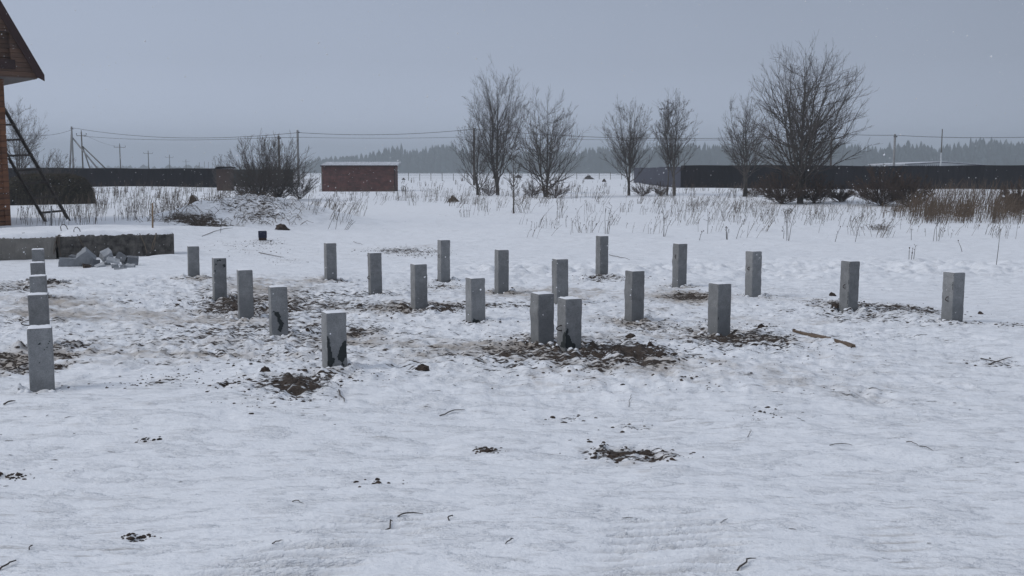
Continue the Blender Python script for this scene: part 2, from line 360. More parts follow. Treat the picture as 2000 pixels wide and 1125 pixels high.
    soil = -0.70 + 1.33 * np.clip(s_, 0, 1.15) + tr * (0.26 * fbm(x / 1.3, y / 0.9, 101, 2)) * near
    soil = soil + core * (0.68 + 0.62 * fbm(x / 2.3, y / 1.6, 105, 2)) * (1 - np.clip(s_, 0, 1)) + near * (1 - core) * tr * 0.22
    dirt = np.clip(dirt + tr * core * (0.22 + 0.7 * fbm(x / 1.7, y / 1.2, 111, 2)) * (0.15 + 0.85 * core), 0, 1)
    # bare earth on the face of the spoil bank
    f1 = np.exp(-(((x + 9.9) / 1.7) ** 2 + ((y - 32.6 + .22 * (x + 9.9)) / 0.62) ** 2) ** 1.5); f2 = np.exp(-(((x + 7.9) / 1.1) ** 2 + ((y - 33.2) / 0.9) ** 2)) * 0.78; f3 = np.exp(-(((x + 8.6) / 2.7) ** 2 + ((y - 34.2) / 1.2) ** 2)) * 0.68
    bank = np.maximum(np.maximum(f1, f2), f3); soil = np.maximum(soil, -0.55 + 1.45 * bank); dirt = np.maximum(dirt, bank * 0.6)
    z = z + np.clip(bank * 1.6, 0, 1) * 0.25 * fbm(x / 0.8, y / 0.55, 121, 4)
    z = z - 0.006 * sstep(-.1, .5, soil) * near + 0.045 * sstep(-.3, .4, soil) * near * fbm(x / 0.07, y / 0.07, 131, 2)
    me = bpy.data.meshes.new('ground')
    nv = na * nr + 1
    co = np.empty((nv, 3)); co[:-1, 0] = x; co[:-1, 1] = y; co[:-1, 2] = z; co[-1] = (0, 0, 0)
    i = np.arange(nr - 1)[:, None] * na; j = np.arange(na)[None, :]; j2 = (j + 1) % na
    q = np.stack([i + j, i + na + j, i + na + j2, i + j2], -1).reshape(-1, 4)
    tri = np.stack([np.full(na, nv - 1), np.arange(na), (np.arange(na) + 1) % na], -1)
    loops = np.concatenate([q.ravel(), tri.ravel()]).astype(np.int32)
    nq, ntr = len(q), len(tri)
    me.vertices.add(nv); me.vertices.foreach_set('co', co.ravel())
    me.loops.add(len(loops)); me.loops.foreach_set('vertex_index', loops)
    me.polygons.add(nq + ntr)
    st = np.concatenate([np.arange(nq) * 4, nq * 4 + np.arange(ntr) * 3]).astype(np.int32)
    me.polygons.foreach_set('loop_start', st)
    me.polygons.foreach_set('use_smooth', np.ones(nq + ntr, bool))
    for nm, arr in (('soil', soil), ('dirt', dirt), ('tread', np.clip(groove_shade, 0, 1))):
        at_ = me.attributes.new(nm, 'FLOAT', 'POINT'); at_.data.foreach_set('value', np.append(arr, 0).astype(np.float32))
    me.update(calc_edges=True); me.validate()
    # make sure faces look up
    if me.polygons[nq // 2].normal.z < 0: me.flip_normals()
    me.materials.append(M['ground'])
    o = bpy.data.objects.new('ground', me); COL.objects.link(o); tag(o, 'snow covered building plot and field with bare soil patches', kind='structure')
    return o
GROUND = build_ground()

# ------------------------------------------------------------------ concrete piles
def concrete_mat():
    m = bpy.data.materials.new('pile_concrete'); m.use_nodes = True; t = m.node_tree; b = t.nodes['Principled BSDF']; N = t.nodes.new; L = t.links.new
    co = N('ShaderNodeTexCoord'); oi = N('ShaderNodeObjectInfo')
    ad = N('ShaderNodeVectorMath'); ad.operation = 'ADD'; L(co.outputs['Object'], ad.inputs[0])
    cb = N('ShaderNodeCombineXYZ'); ml = N('ShaderNodeMath'); ml.operation = 'MULTIPLY'; L(oi.outputs['Random'], ml.inputs[0]); ml.inputs[1].default_value = 37
    for i in range(3): L(ml.outputs[0], cb.inputs[i])
    L(cb.outputs[0], ad.inputs[1])
    def noise(s, d=5, r=.6, st=(1, 1, 1)):
        mp = N('ShaderNodeMapping'); mp.inputs['Scale'].default_value = st; L(ad.outputs[0], mp.inputs[0])
        n = N('ShaderNodeTexNoise'); n.inputs['Scale'].default_value = s; n.inputs['Detail'].default_value = d; n.inputs['Roughness'].default_value = r; L(mp.outputs[0], n.inputs['Vector']); return n.outputs['Fac']
    def ramp(v, stops):
        r = N('ShaderNodeValToRGB'); L(v, r.inputs[0]); e = r.color_ramp.elements
        e[0].position = stops[0][0]; e[0].color = (*stops[0][1], 1); e[1].position = stops[-1][0]; e[1].color = (*stops[-1][1], 1)
        for p, c in stops[1:-1]: q = e.new(p); q.color = (*c, 1)
        return r.outputs[0]
    def mix(f, a, c, bt='MIX'):
        n = N('ShaderNodeMix'); n.data_type = 'RGBA'; n.blend_type = bt
        if isinstance(f, float): n.inputs[0].default_value = f
        else: L(f, n.inputs[0])
        for i, v in ((6, a), (7, c)):
            if isinstance(v, tuple): n.inputs[i].default_value = (*v, 1)
            else: L(v, n.inputs[i])
        return n.outputs[2]
    c = ramp(noise(5, 6), [(0.3, (0.170, 0.176, 0.182)), (0.7, (0.250, 0.254, 0.256))])
    c = mix(0.42, c, ramp(noise(9, 4, .6, (1, 1, .12)), [(0.32, (0.14, 0.15, 0.16)), (0.68, (0.31, 0.31, 0.31))]))
    c = mix(0.45, c, ramp(noise(11, 6, .7), [(0.38, (0.125, 0.13, 0.135)), (0.5, (0.215, 0.22, 0.225)), (0.64, (0.32, 0.325, 0.33))]))
    c = mix(0.25, c, ramp(noise(120, 2), [(0.35, (0.12, 0.12, 0.12)), (0.65, (0.36, 0.36, 0.35))]))
    tr_ = N('ShaderNodeMapRange'); L(oi.outputs['Random'], tr_.inputs[0]); tr_.inputs[3].default_value = .86; tr_.inputs[4].default_value = 1.16
    tv = N('ShaderNodeVectorMath'); tv.operation = 'SCALE'; L(c, tv.inputs[0]); L(tr_.outputs[0], tv.inputs['Scale']); c = tv.outputs[0]
    st = N('ShaderNodeAttribute'); st.attribute_name = 'stain'
    wt = N('ShaderNodeAttribute'); wt.attribute_name = 'wet'
    c = mix(wt.outputs['Fac'], c, (0.16, 0.168, 0.175))
    mr = N('ShaderNodeMapRange'); mr.interpolation_type = 'SMOOTHSTEP'; L(st.outputs['Fac'], mr.inputs[0]); mr.inputs[1].default_value = .42; mr.inputs[2].default_value = .58
    c = mix(mr.outputs[0], c, (0.034, 0.040, 0.040))
    L(c, b.inputs['Base Color']); b.inputs['Roughness'].default_value = 0.85; b.inputs['Specular IOR Level'].default_value = 0.3
    # small voids
    vo = N('ShaderNodeTexVoronoi'); vo.inputs['Scale'].default_value = 28; L(ad.outputs[0], vo.inputs['Vector'])
    mv = N('ShaderNodeMapRange'); L(vo.outputs['Distance'], mv.inputs[0]); mv.inputs[1].default_value = 0.05; mv.inputs[2].default_value = 0.22
    bp = N('ShaderNodeBump'); bp.inputs['Distance'].default_value = 0.004; bp.inputs['Strength'].default_value = 0.5
    am = N('ShaderNodeMath'); am.operation = 'MULTIPLY_ADD'; L(mv.outputs[0], am.inputs[0]); am.inputs[1].default_value = 0.5; L(noise(35, 4), am.inputs[2])
    L(am.outputs[0], bp.inputs['Height']); L(bp.outputs[0], b.inputs['Normal'])
    return m
M['pile'] = concrete_mat()

def in_poly(u, v, poly):
    r = np.zeros(u.shape, bool); n = len(poly); j = n - 1
    for i in range(n):
        xi, yi = poly[i]; xj, yj = poly[j]
        c = ((yi > v) != (yj > v)) & (u < (xj - xi) * (v - yi) / ((yj - yi) or 1e-9) + xi); r ^= c; j = i
    return r
# stain outlines: face 0 = front (towards the viewer), 3 = left; u left to right, v 0 base to 1 top
STAIN = {
 9: [(0, [(0, 0), (0, .62), (.13, .60), (.16, .45), (.2, .3), (.34, .17), (.3, .1), (.3, 0)]), (0, [(1, .17), (1, .5), (.85, .48), (.72, .38), (.58, .32), (.5, .15), (.62, .13), (.74, .10), (.78, .02), (.86, .08), (.88, .16)])],
 8: [(0, [(0, .44), (.18, .5), (.45, .42), (.6, .3), (.7, .2), (.66, .08), (.5, 0), (.38, .03), (.42, .15), (.35, .32), (.15, .44)])],
 6: [(0, [(.2, .95), (.3, .97), (.62, .96), (.6, .92), (.4, .93), (.3, .91)]), (0, [(.12, .88), (.25, .87), (.2, .83), (.1, .84)]), (0, [(.7, .84), (.85, .86), (.92, .8), (.75, .77)]), (0, [(.02, .7), (.15, .73), (.12, .66)])],
 15: [(0, [(0, .36), (.2, .42), (.28, .36), (.2, .28), (.3, .25), (.42, .12), (.6, .08), (.66, 0), (0, 0)]), (3, [(1, .34), (.75, .33), (.7, .12), (.45, .1), (.4, 0), (1, 0)])],
 0: [(0, [(.35, .955), (.42, .96), (.4, .94)]), (0, [(.27, .85), (.33, .86), (.30, .83)]), (0, [(.42, .77), (.5, .79), (.54, .76), (.45, .745)]), (0, [(.85, .80), (.9, .80), (.88, .775)]), (0, [(.8, .76), (.86, .77), (.83, .74)]), (0, [(.62, .68), (.70, .69), (.66, .66)]), (0, [(.76, .72), (.81, .72), (.78, .70)]), (0, [(.38, .46), (.46, .47), (.41, .44)]), (0, [(.18, .18), (.24, .19), (.2, .165)])],
 21: [(0, [(0, .62), (.06, .6), (.05, .55), (0, .56)])], 25: [(3, [(.92, .95), (1, .95), (1, .5), (.96, .5), (.94, .7)])],
 24: [(3, [(.95, .98), (1, .98), (1, .1), (.97, .1), (.95, .5)])], 13: [(0, [(.1, .0), (.15, .12), (.3, .08), (.7, .02), (.8, 0)])], 20: [(0, [(0, .35), (.05, .4), (.06, .3), (0, .28)])],
}
def make_pile(idx, root, h, bury=0.12):
    n = 18; zs = np.linspace(-bury, h, int((h + bury) / 0.0075)); nz_ = len(zs)
    hw = PW / 2
    ring = []
    for k in range(4):
        for i in range(n):
            t = i / n
            ring.append(((-1 + 2 * t, -1), (1, -1 + 2 * t), (1 - 2 * t, 1), (-1, 1 - 2 * t))[k])
    ring = np.array(ring) * hw; face = np.repeat(np.arange(4), n); tt = np.tile(np.arange(n) / n, 4)
    m = len(ring)
    X = np.tile(ring[:, 0], (nz_, 1)); Y = np.tile(ring[:, 1], (nz_, 1)); Z = np.tile(zs[:, None], (1, m))
    s = idx * 5.3
    # edges: rounded a little, chipped here and there; the left face is the rough trowelled one
    cd = np.minimum(tt, 1 - tt); cd[tt == 0] = 0
    edge = np.exp(-(cd / 0.045) ** 2)[None, :]
    chip = np.clip(fbm(Z / 0.05 + s, np.tile(face[None, :] * 3.1 + (tt[None, :] > .5), (nz_, 1)) + s, idx, 3) * 0.9 - 0.02, 0, 1)
    shr = 1 - edge * (0.012 + 0.07 * chip)
    X *= shr; Y *= shr
    rough = 0.0025 * fbm(Z / 0.09 + s, np.tile(tt[None, :] * 2, (nz_, 1)) + face[None, :] * 9, idx + 40, 3)
    big = 0.0
    if idx in (14, 19, 22): big = {14: 0.009, 19: 0.007, 22: 0.010}[idx]
    rl = np.where(face[None, :] == 3, rough * 1.1 + (big * np.exp(-((Z - h * .6) / 0.05) ** 2) if big else 0), rough)
    nx = np.array([0, 1, 0, -1])[face]; ny = np.array([-1, 0, 1, 0])[face]
    X += nx * rl; Y += ny * rl
    topd = np.clip((Z - (h - 0.006)) / 0.006, 0, 1); X *= 1 - 0.03 * topd; Y *= 1 - 0.03 * topd
    V = np.stack([X.ravel(), Y.ravel(), Z.ravel()], 1)
    V = np.vstack([V, [[0, 0, h + 0.001]]])
    I = np.arange(nz_ - 1)[:, None] * m; J = np.arange(m)[None, :]; J2 = (J + 1) % m
    q = np.stack([I + J, I + J2, I + m + J2, I + m + J], -1).reshape(-1, 4)
    top = [(int((nz_ - 1) * m + j), int((nz_ - 1) * m + (j + 1) % m), int(nz_ * m)) for j in range(m)]
    me = bpy.data.meshes.new('shaft'); me.from_pydata(V.tolist(), [], q.tolist() + top); me.update()
    st = np.zeros((nz_, m)); U = np.tile(tt[None, :], (nz_, 1)); Vv = Z / h
    du = 0.10 * fbm(U * 6 + s, Vv * 14, idx + 70, 3); dv = 0.035 * fbm(U * 6 - s, Vv * 14, idx + 75, 3)
    for (f, poly) in STAIN.get(idx, []):
        small = len(poly) <= 4; k = 0.15 if small else 1.0
        ins = in_poly(U + du * k, Vv + dv * k, poly) & (face[None, :] == f); st[ins] = 1
    wet = 0.75 * sstep(0.02, -0.06, Vv - (0.42 + 0.12 * math.sin(idx * 2.3)) + 0.05 * fbm(U * 3, Vv * 2 + s, idx + 90, 2)) * (0.25 + 0.75 * ((idx * 7) % 3 != 0))
    wet = wet * 0.55
    if idx in (8, 9, 13, 15):
        hz_ = st.copy()
        for _ in range(6): hz_ = (hz_ + np.roll(hz_, 1, 0) + np.roll(hz_, -1, 0) + np.roll(hz_, 1, 1) + np.roll(hz_, -1, 1)) / 5
        wet = np.clip(wet + .5 * hz_, 0, 1)
        st = .5 * st + .5 * hz_ + .10 * fbm(U * 9 + s, Vv * 22, idx + 5, 3) * (hz_ > .02)
    for nm, arr in (('stain', st), ('wet', wet)):
        a = me.attributes.new(nm, 'FLOAT', 'POINT'); a.data.foreach_set('value', np.append(arr.ravel(), 0).astype(np.float32))
    me.polygons.foreach_set('use_smooth', [True] * (len(q)) + [False] * len(top))
    me.materials.append(M['pile']); o = bpy.data.objects.new('shaft', me); COL.objects.link(o); o.parent = root
    # dusting of snow on the head
    g = 9; mb = MB(); rr = random.Random(idx)
    for a in range(g + 1):
        for b_ in range(g + 1):
            u = -1 + 2 * a / g; v = -1 + 2 * b_ / g; ed = max(abs(u), abs(v))
            k = 0.97
            mb.v.append((u * hw * k, v * hw * k, h + 0.0025 + (0.004 + 0.006 * rr.random()) * (1 if ed < .99 else .1)))
    for a in range(g):
        for b_ in range(g):
            i = a * (g + 1) + b_; mb.f.append((i, i + g + 1, i + g + 2, i + 1))
    mb.build('snow_cap', M['snow'], root, smooth=True)
def loop_part(root, face, v, h, out=0.05, rad=0.022, tilt=0.0, u=0.0):
    mb = MB(); pts = []; hw = PW / 2
    for k in range(13):
        t = -math.pi / 2 + math.pi * k / 12 * 1.0
        d = out * math.cos(t); z = v * h + rad * math.sin(t)
        if face == 'left': pts.append((-hw + 0.01 - d - 0.004, u * hw + tilt * d, z - 0.3 * tilt * d))
        else: pts.append((u * hw, -hw + 0.01 - d - 0.004, z))
    a = Vector(pts[0]); b_ = Vector(pts[-1]); inn = Vector((0.03, 0, 0)) if face == 'left' else Vector((0, .03, 0))
    mb.tube([tuple(a + inn)] + pts + [tuple(b_ + inn)], 0.0045, 6).build('lifting_loop', M['iron'], root, smooth=True)
LAB = [
 'nearest pile of the leftmost row, pitted grey face and wire loop on its left side',
 'second nearest pile of the leftmost row, half hidden behind the pitted front pile',
 'middle pile of the leftmost row, with a thin wire loop high on its left',
 'fourth pile back in the leftmost row, only its head and upper part showing',
 'farthest pile of the leftmost row, standing just in front of the pale concrete block',
 'farthest pile of the second row, right of the grey rubble heap',
 'pile with black specks on its face near the head, in the second row from left',
 'clean middle pile of the second row, soil on the snow to its left and right',
 'pile with a crooked dark wet streak down its lower face, in the second row',
 'nearest pile of the second row, two large black wet stains on its lower face',
 'farthest pile of the third row, standing on clean snow right of the small dark pipe',
 'second pile back-to-front of the third row, with a tiny loop on its left edge',
 'middle pile of the third row, standing on a thin band of dark soil',
 'tall pile in the third row just left of the close pair',
 'left pile of the close pair in the centre, bulging left edge and pale corner line',
 'right pile of the close pair in the centre, dark wet stain on its near corner',
 'farthest pile of the fourth row, a bit of soil at its left foot',
 'second pile of the fourth row from the back, small snow wedge at its left foot',
 'middle pile of the fourth row, its foot hidden behind the close pair',
 'fourth pile of the fourth row, ragged left edge and earth crumbs round its foot',
 'nearest pile of the fourth row, broad dark soil patch running to its right',
 'farthest pile of the right hand row, thin and tall on a low mound of soil',
 'second pile of the right hand row, notch and loop high on its left edge',
 'middle pile of the right hand row, small rusty loop on the upper left face',
 'fourth pile of the right hand row, bent rusty loop hanging on its left face',
 'rightmost pile of all, curved rusty loop on its left face']
LOOPS = {0: ('left', .40, .070, .021), 1: ('left', .42, .070, .022), 2: ('left', .70, .070, .022), 11: ('left', .42, .03, .02), 16: ('left', .62, .03, .018), 22: ('left', .72, .02, .03), 23: ('left', .62, .03, .02), 24: ('left', .48, .03, .022), 25: ('left', .48, .035, .024), 15: ('left', .40, .05, .022)}
for i, (x, y, z) in enumerate(pile_pos):
    root = empty('concrete_pile', (x, y, z), ANG + math.radians(rng.uniform(-3.5, 3.5)))
    root.rotation_euler[0] = math.radians(rng.uniform(-.6, .6)); root.rotation_euler[1] = math.radians(rng.uniform(-.7, .7))
    tag(root, LAB[i], 'concrete pile', 'driven concrete foundation piles')
    h = TOPZ - z
    make_pile(i, root, h)
    if i in LOOPS:
        f, v, o_, r_ = LOOPS[i]; loop_part(root, f, v, h, o_, r_, 0.25, -0.2)

# ------------------------------------------------------------------ soil crumbs, snow lumps, twigs on the plot
def blob(mb, c, r, rr, flat=0.7, n=6):
    # small irregular stone: two rings and poles
    b = len(mb.v); ph = rr.uniform(0, 6); sx, sy = rr.uniform(.7, 1.5), rr.uniform(.7, 1.2)
    mb.v.append((c[0], c[1], c[2] - r * flat * .6))
    for k, (zz, q) in enumerate(((-.3, .95), (.4, .7))):
        for j in range(n):
            t = ph + 2 * math.pi * j / n; w = q * r * rr.uniform(.7, 1.25)
            mb.v.append((c[0] + math.cos(t) * w * sx, c[1] + math.sin(t) * w * sy, c[2] + zz * r * flat * rr.uniform(.8, 1.2)))
    mb.v.append((c[0] + rr.uniform(-.2, .2) * r, c[1] + rr.uniform(-.2, .2) * r, c[2] + r * flat * rr.uniform(.7, 1.1)))
    for j in range(n):
        j2 = (j + 1) % n
        mb.f += [(b, b + 1 + j2, b + 1 + j), (b + 1 + j, b + 1 + j2, b + 1 + n + j2, b + 1 + n + j), (b + 1 + n + j, b + 1 + n + j2, b + 1 + 2 * n)]
import bisect
dg = None
from mathutils.bvhtree import BVHTree
def surf_builder():
    me = GROUND.data; nv = len(me.vertices); co = np.empty(nv * 3); me.vertices.foreach_get('co', co); return co.reshape(-1, 3)
GCO = surf_builder()
# nearest-vertex lookup on the polar grid
AZ = np.arctan2(GCO[:-1, 0], GCO[:-1, 1]); na_ = 1240
AZR = AZ[:na_]; RR = np.hypot(GCO[:-1:na_, 0], GCO[:-1:na_, 1])
def sz(x, y):
    a = math.atan2(x, y); r = math.hypot(x, y)
    j = min(max(int(np.searchsorted(AZR, a)), 1), na_ - 1); i = min(max(int(np.searchsorted(RR, r)), 1), len(RR) - 1)
    ta = (a - AZR[j - 1]) / (AZR[j] - AZR[j - 1]); tr = (r - RR[i - 1]) / (RR[i] - RR[i - 1])
    g = lambda ii, jj: GCO[ii * na_ + jj, 2]
    return float((g(i - 1, j - 1) * (1 - ta) + g(i - 1, j) * ta) * (1 - tr) + (g(i, j - 1) * (1 - ta) + g(i, j) * ta) * tr)
rc = random.Random(21)
mb = MB(); ml = MB()
for (cx, cy, rx, ry, s) in patches:
    if s < 0.3: continue
    k = int(min(260, 40 + 300 * rx * ry * s * 4))
    if s < .5: k = int(k * .35)
    rx *= 1.1
    for _ in range(k):
        g1, g2 = rc.gauss(0, .75), rc.gauss(0, .75); x = cx + g1 * rx; y = cy + g2 * ry
        r = rc.choice((.004, .005, .006, .008, .010, .014)) * rc.uniform(.7, 1.2) * (1.6 if rc.random() < .05 else 1)
        if y > 13: r *= 1.15
        blob(mb, (x, y, sz(x, y) + r * .15), r, rc, .55)
for _ in range(900):
    px = rc.uniform(-30, 1700); py = 560 + 230 * rc.random() ** 1.2
    p = ground(px, py) if False else None
    Y = solveY(py, -0.05); p = at(px, py, Y); r = rc.uniform(.003, .008); blob(mb, (p.x, p.y, sz(p.x, p.y) + r * .2), r, rc, .6)
tag(mb.build('soil_crumbs', M['soil']), 'dark soil crumbs scattered over the trodden snow', 'soil', kind='stuff')
for _ in range(3600):
    px = rc.uniform(-30, 2030); py = rc.choice((rc.uniform(505, 760), rc.uniform(520, 600), rc.uniform(600, 1125)))
    Y = solveY(py, -0.1); p = at(px, py, Y)
    if float(fbm(np.array([p.x / .55]), np.array([p.y / .55]), 207, 3)[0]) < .10 + .25 * rc.random(): continue; r = rc.uniform(.006, .02) * (1.5 if rc.random() < .06 else 1)
    blob(ml, (p.x, p.y, sz(p.x, p.y) - r * .1), r, rc, .6, 7)
for i in range(len(PX)):
    for _ in range(16):
        t = rc.uniform(0, 6.28); d = rc.uniform(.10, .2); x = PX[i] + math.cos(t) * d; y = PY[i] + math.sin(t) * d - .02; r = rc.uniform(.012, .03)
        blob(ml, (x, y, sz(x, y)), r, rc, .7, 7)
tag(ml.build('snow_crumbs', M['snow'], smooth=True), 'small lumps of broken snow crust all over the plot', 'snow', kind='stuff')
lt_ = MB()
for _ in range(900):
    px = rc.uniform(-20, 2020); py = 500 + 625 * rc.random() ** .8; p = at(px, py, solveY(py, -.08))
    if float(fbm(np.array([p.x / .8]), np.array([p.y / .8]), 203, 3)[0]) < .22 + .2 * rc.random(): continue
    a = rc.gauss(.1, .6); l = rc.uniform(.012, .05) * (1 if p.y < 8 else 1.8); c_, s_l = math.cos(a), math.sin(a)
    q = [(p.x + c_ * l * t, p.y + s_l * l * t, sz(p.x + c_ * l * t, p.y + s_l * l * t) + .003) for t in (-.5, 0, .5)]; q[1] = (q[1][0] + rc.uniform(-.1, .1) * l, q[1][1] + rc.uniform(-.1, .1) * l, q[1][2])
    lt_.tube(q, [.0010, .0013 * (1 + p.y * .04), .0008], 4)
tag(lt_.build('straw_litter', M['twig']), 'bits of straw, bark and chaff strewn on the snow', 'litter', kind='stuff')
# twigs, straws as individuals: the ones that show
def twig(px, py, dx, dy, rad, label, lift=0.01, crook=.1, mt='twig'):
    a = ground(px, py); b_ = ground(px + dx, py + dy); pts = []
    n = 6; rad *= .62; crook *= .55
    for k in range(n):
        t = k / (n - 1); x = a.x + (b_.x - a.x) * t + rc.uniform(-crook, crook) * .12; y = a.y + (b_.y - a.y) * t + rc.uniform(-crook, crook) * .1
        pts.append((x - a.x, y - a.y, sz(x, y) + rad + lift * math.sin(t * 3) - a.z))
    o = MB().tube(pts, [rad, rad, rad * .95, rad * .9, rad * .7, rad * .35], 5).build('twig', M[mt], None, True, loc=(a.x, a.y, a.z))
    return tag(o, label, 'twig', 'loose twigs on the snow')
TW = [(858, 805, 48, -10, .006, 'thin straight straw lying on clean snow below the soil patch in the centre'), (1440, 1122, 34, -22, .006, 'dark twig poking up at the bottom edge, right of centre'),
 (0, 1112, 33, -18, .006, 'dark twig at the bottom left corner of the snow'), (660, 770, 14, 22, .008, 'short curved bark strip below the stained nearest pile of the second row'),
 (570, 985, 22, 6, .004, 'short twig on clean snow in the lower left'), (755, 1036, 14, -16, .005, 'dark twig end beside the left tread marks'), (775, 1014, 50, -6, .005, 'long twig lying above the left tread marks'),
 (876, 1022, 9, -9, .005, 'tiny dark twig right of the left tread marks'), (990, 1072, 14, -10, .004, 'small straw between the two tread marks'), (1228, 792, 5, -18, .003, 'thin straw standing over the small soil patch'),
 (1620, 876, 46, -2, .004, 'long flat straw on clean snow at the right'), (1770, 866, 24, 14, .004, 'bent dry stem at the right, near the little snow hump'), (1796, 880, 28, 8, .004, 'dry stem with side shoots right of the little snow hump'),
 (5, 800, 26, -3, .009, 'dark wood splinter at the left edge below the front pile'), (530, 1074, 26, -3, .004, 'faint straw on the snow above the left tread marks'), (1462, 858, 3, -12, .003, 'tiny upright stem in the snow right of the lower soil patch'),
 (1380, 400 + 365, 6, -5, .004, 'tiny curl of bark on clean snow right of centre'), (1310, 893, 20, 3, .004, 'root end sticking out at the right of the lower soil patch'), (55, 1072, 10, -8, .004, 'tiny straw near the lower left corner'),
 (505, 493, 50, 8, .012, 'crooked branch lying on the snow below the dark pipe stub'), (395, 462, 60, -18, .012, 'long thin branch on the drift left of the dark pipe stub'), (1190, 497, 40, 10, .010, 'dry branch lying behind the farthest pile of the right hand row'),
 (690, 470, 18, 8, .008, 'forked straw on clean snow right of the farthest third row pile'), (1915, 700, 50, 12, .008, 'dry branch on a snow lump at the right edge'), (1930, 712, 46, -14, .008, 'crossed dry branch on the lump at the right edge')]
for t in TW: twig(*t)
# planks near the right soil patch
def plank(px, py, dx, dy, w, th, label):
    a = ground(px, py); b_ = ground(px + dx, py + dy); d = Vector((b_.x - a.x, b_.y - a.y, 0)); l = d.length; rz = math.atan2(d.y, d.x)
    m = MB(); n = 8
    for k in range(n):
        pass
    m.prism([(0, -w * .08, 0), (l * .3, -w * .42, 0), (l * .86, -w * .5, 0), (l, -w * .46, 0), (l * .97, w * .1, 0), (l * 1.0, w * .5, 0), (l * .5, w * .48, 0), (l * .46, w * .2, 0), (0.02, w * .06, 0)], (0, 0, th))
    z = max(sz(a.x, a.y), sz(b_.x, b_.y), sz((a.x + b_.x) / 2, (a.y + b_.y) / 2))
    o = m.build('plank', M['plank'], None, loc=(a.x, a.y, z - th * .35), bevel=.003); o.rotation_euler = (0.25, math.radians(1.5), rz)
    tag(o, label, 'plank')
M['plank'] = mat('weathered_board', (0.17, 0.125, 0.088), .8, dark=(0.085, 0.06, 0.042), ns=5, stretch=(1, 8, 8), bump=.004, bscale=30)
plank(1548, 651, 72, 13, .05, .022, 'grey brown board lying flat at the right end of the soil patch')
plank(1630, 667, 38, 12, .042, .032, 'short yellowish board end, right of the longer board')
# clods
def clod(px, py, r, label, cat='clod', m='soil'):
    p = ground(px, py); rr = random.Random(px); mbb = MB()
    blob(mbb, (0, 0, r * .35), r, rr, .9, 9); blob(mbb, (r * .5, r * .1, r * .15), r * .5, rr, .8, 8); blob(mbb, (-r * .45, -r * .2, r * .1), r * .4, rr, .8, 8)
    o = mbb.build('soil_clod', M[m], None, False, loc=(p.x, p.y, sz(p.x, p.y)))
    md = o.modifiers.new('sub', 'SUBSURF'); md.levels = 2; md.render_levels = 2; md.subdivision_type = 'SIMPLE'
    tx = bpy.data.textures.new('clod', 'CLOUDS'); tx.noise_scale = r * .5
    dm = o.modifiers.new('rough', 'DISPLACE'); dm.texture = tx; dm.strength = r * .45; dm.mid_level = .5
    tag(o, label, cat, 'single clods of earth')
clod(826, 722, .045, 'pointed brown clod alone on the snow below the third row of piles')
clod(1232, 660, .04, 'dark clod right of the close pair, above the big soil patch')
clod(1292, 700, .045, 'brown clod at the right tip of the big soil patch')
clod(1270, 676, .035, 'clod on the upper right rim of the big soil patch')
clod(1632, 603, .05, 'dark clod at the left foot of the fourth pile in the right hand row')
clod(1625, 578, .04, 'clod on the snow up left of the fourth right hand pile')
clod(1487, 640, .04, 'flat clod between the nearest fourth row pile and the boards')
clod(518, 737, .03, 'frozen pale clod between the two leftmost soil patches', m='soil')
clod(600, 645, .025, 'small clod right of the streaked pile')
clod(1000, 563, .02, 'tiny clod right of the second pile of the fourth row')
clod(857, 549, .04, 'clod at the left foot of the farthest fourth row pile')
clod(1915, 612, .03, 'flat clod to the right of the rightmost pile')
clod(350, 590, .025, 'clod on the snow left of the speckled pile')
clod(551, 449, .17, 'rounded brown boulder at the right end of the spoil bank', 'boulder')
clod(160, 668, .03, 'flat clod on the snow right of the second leftmost-row pile')

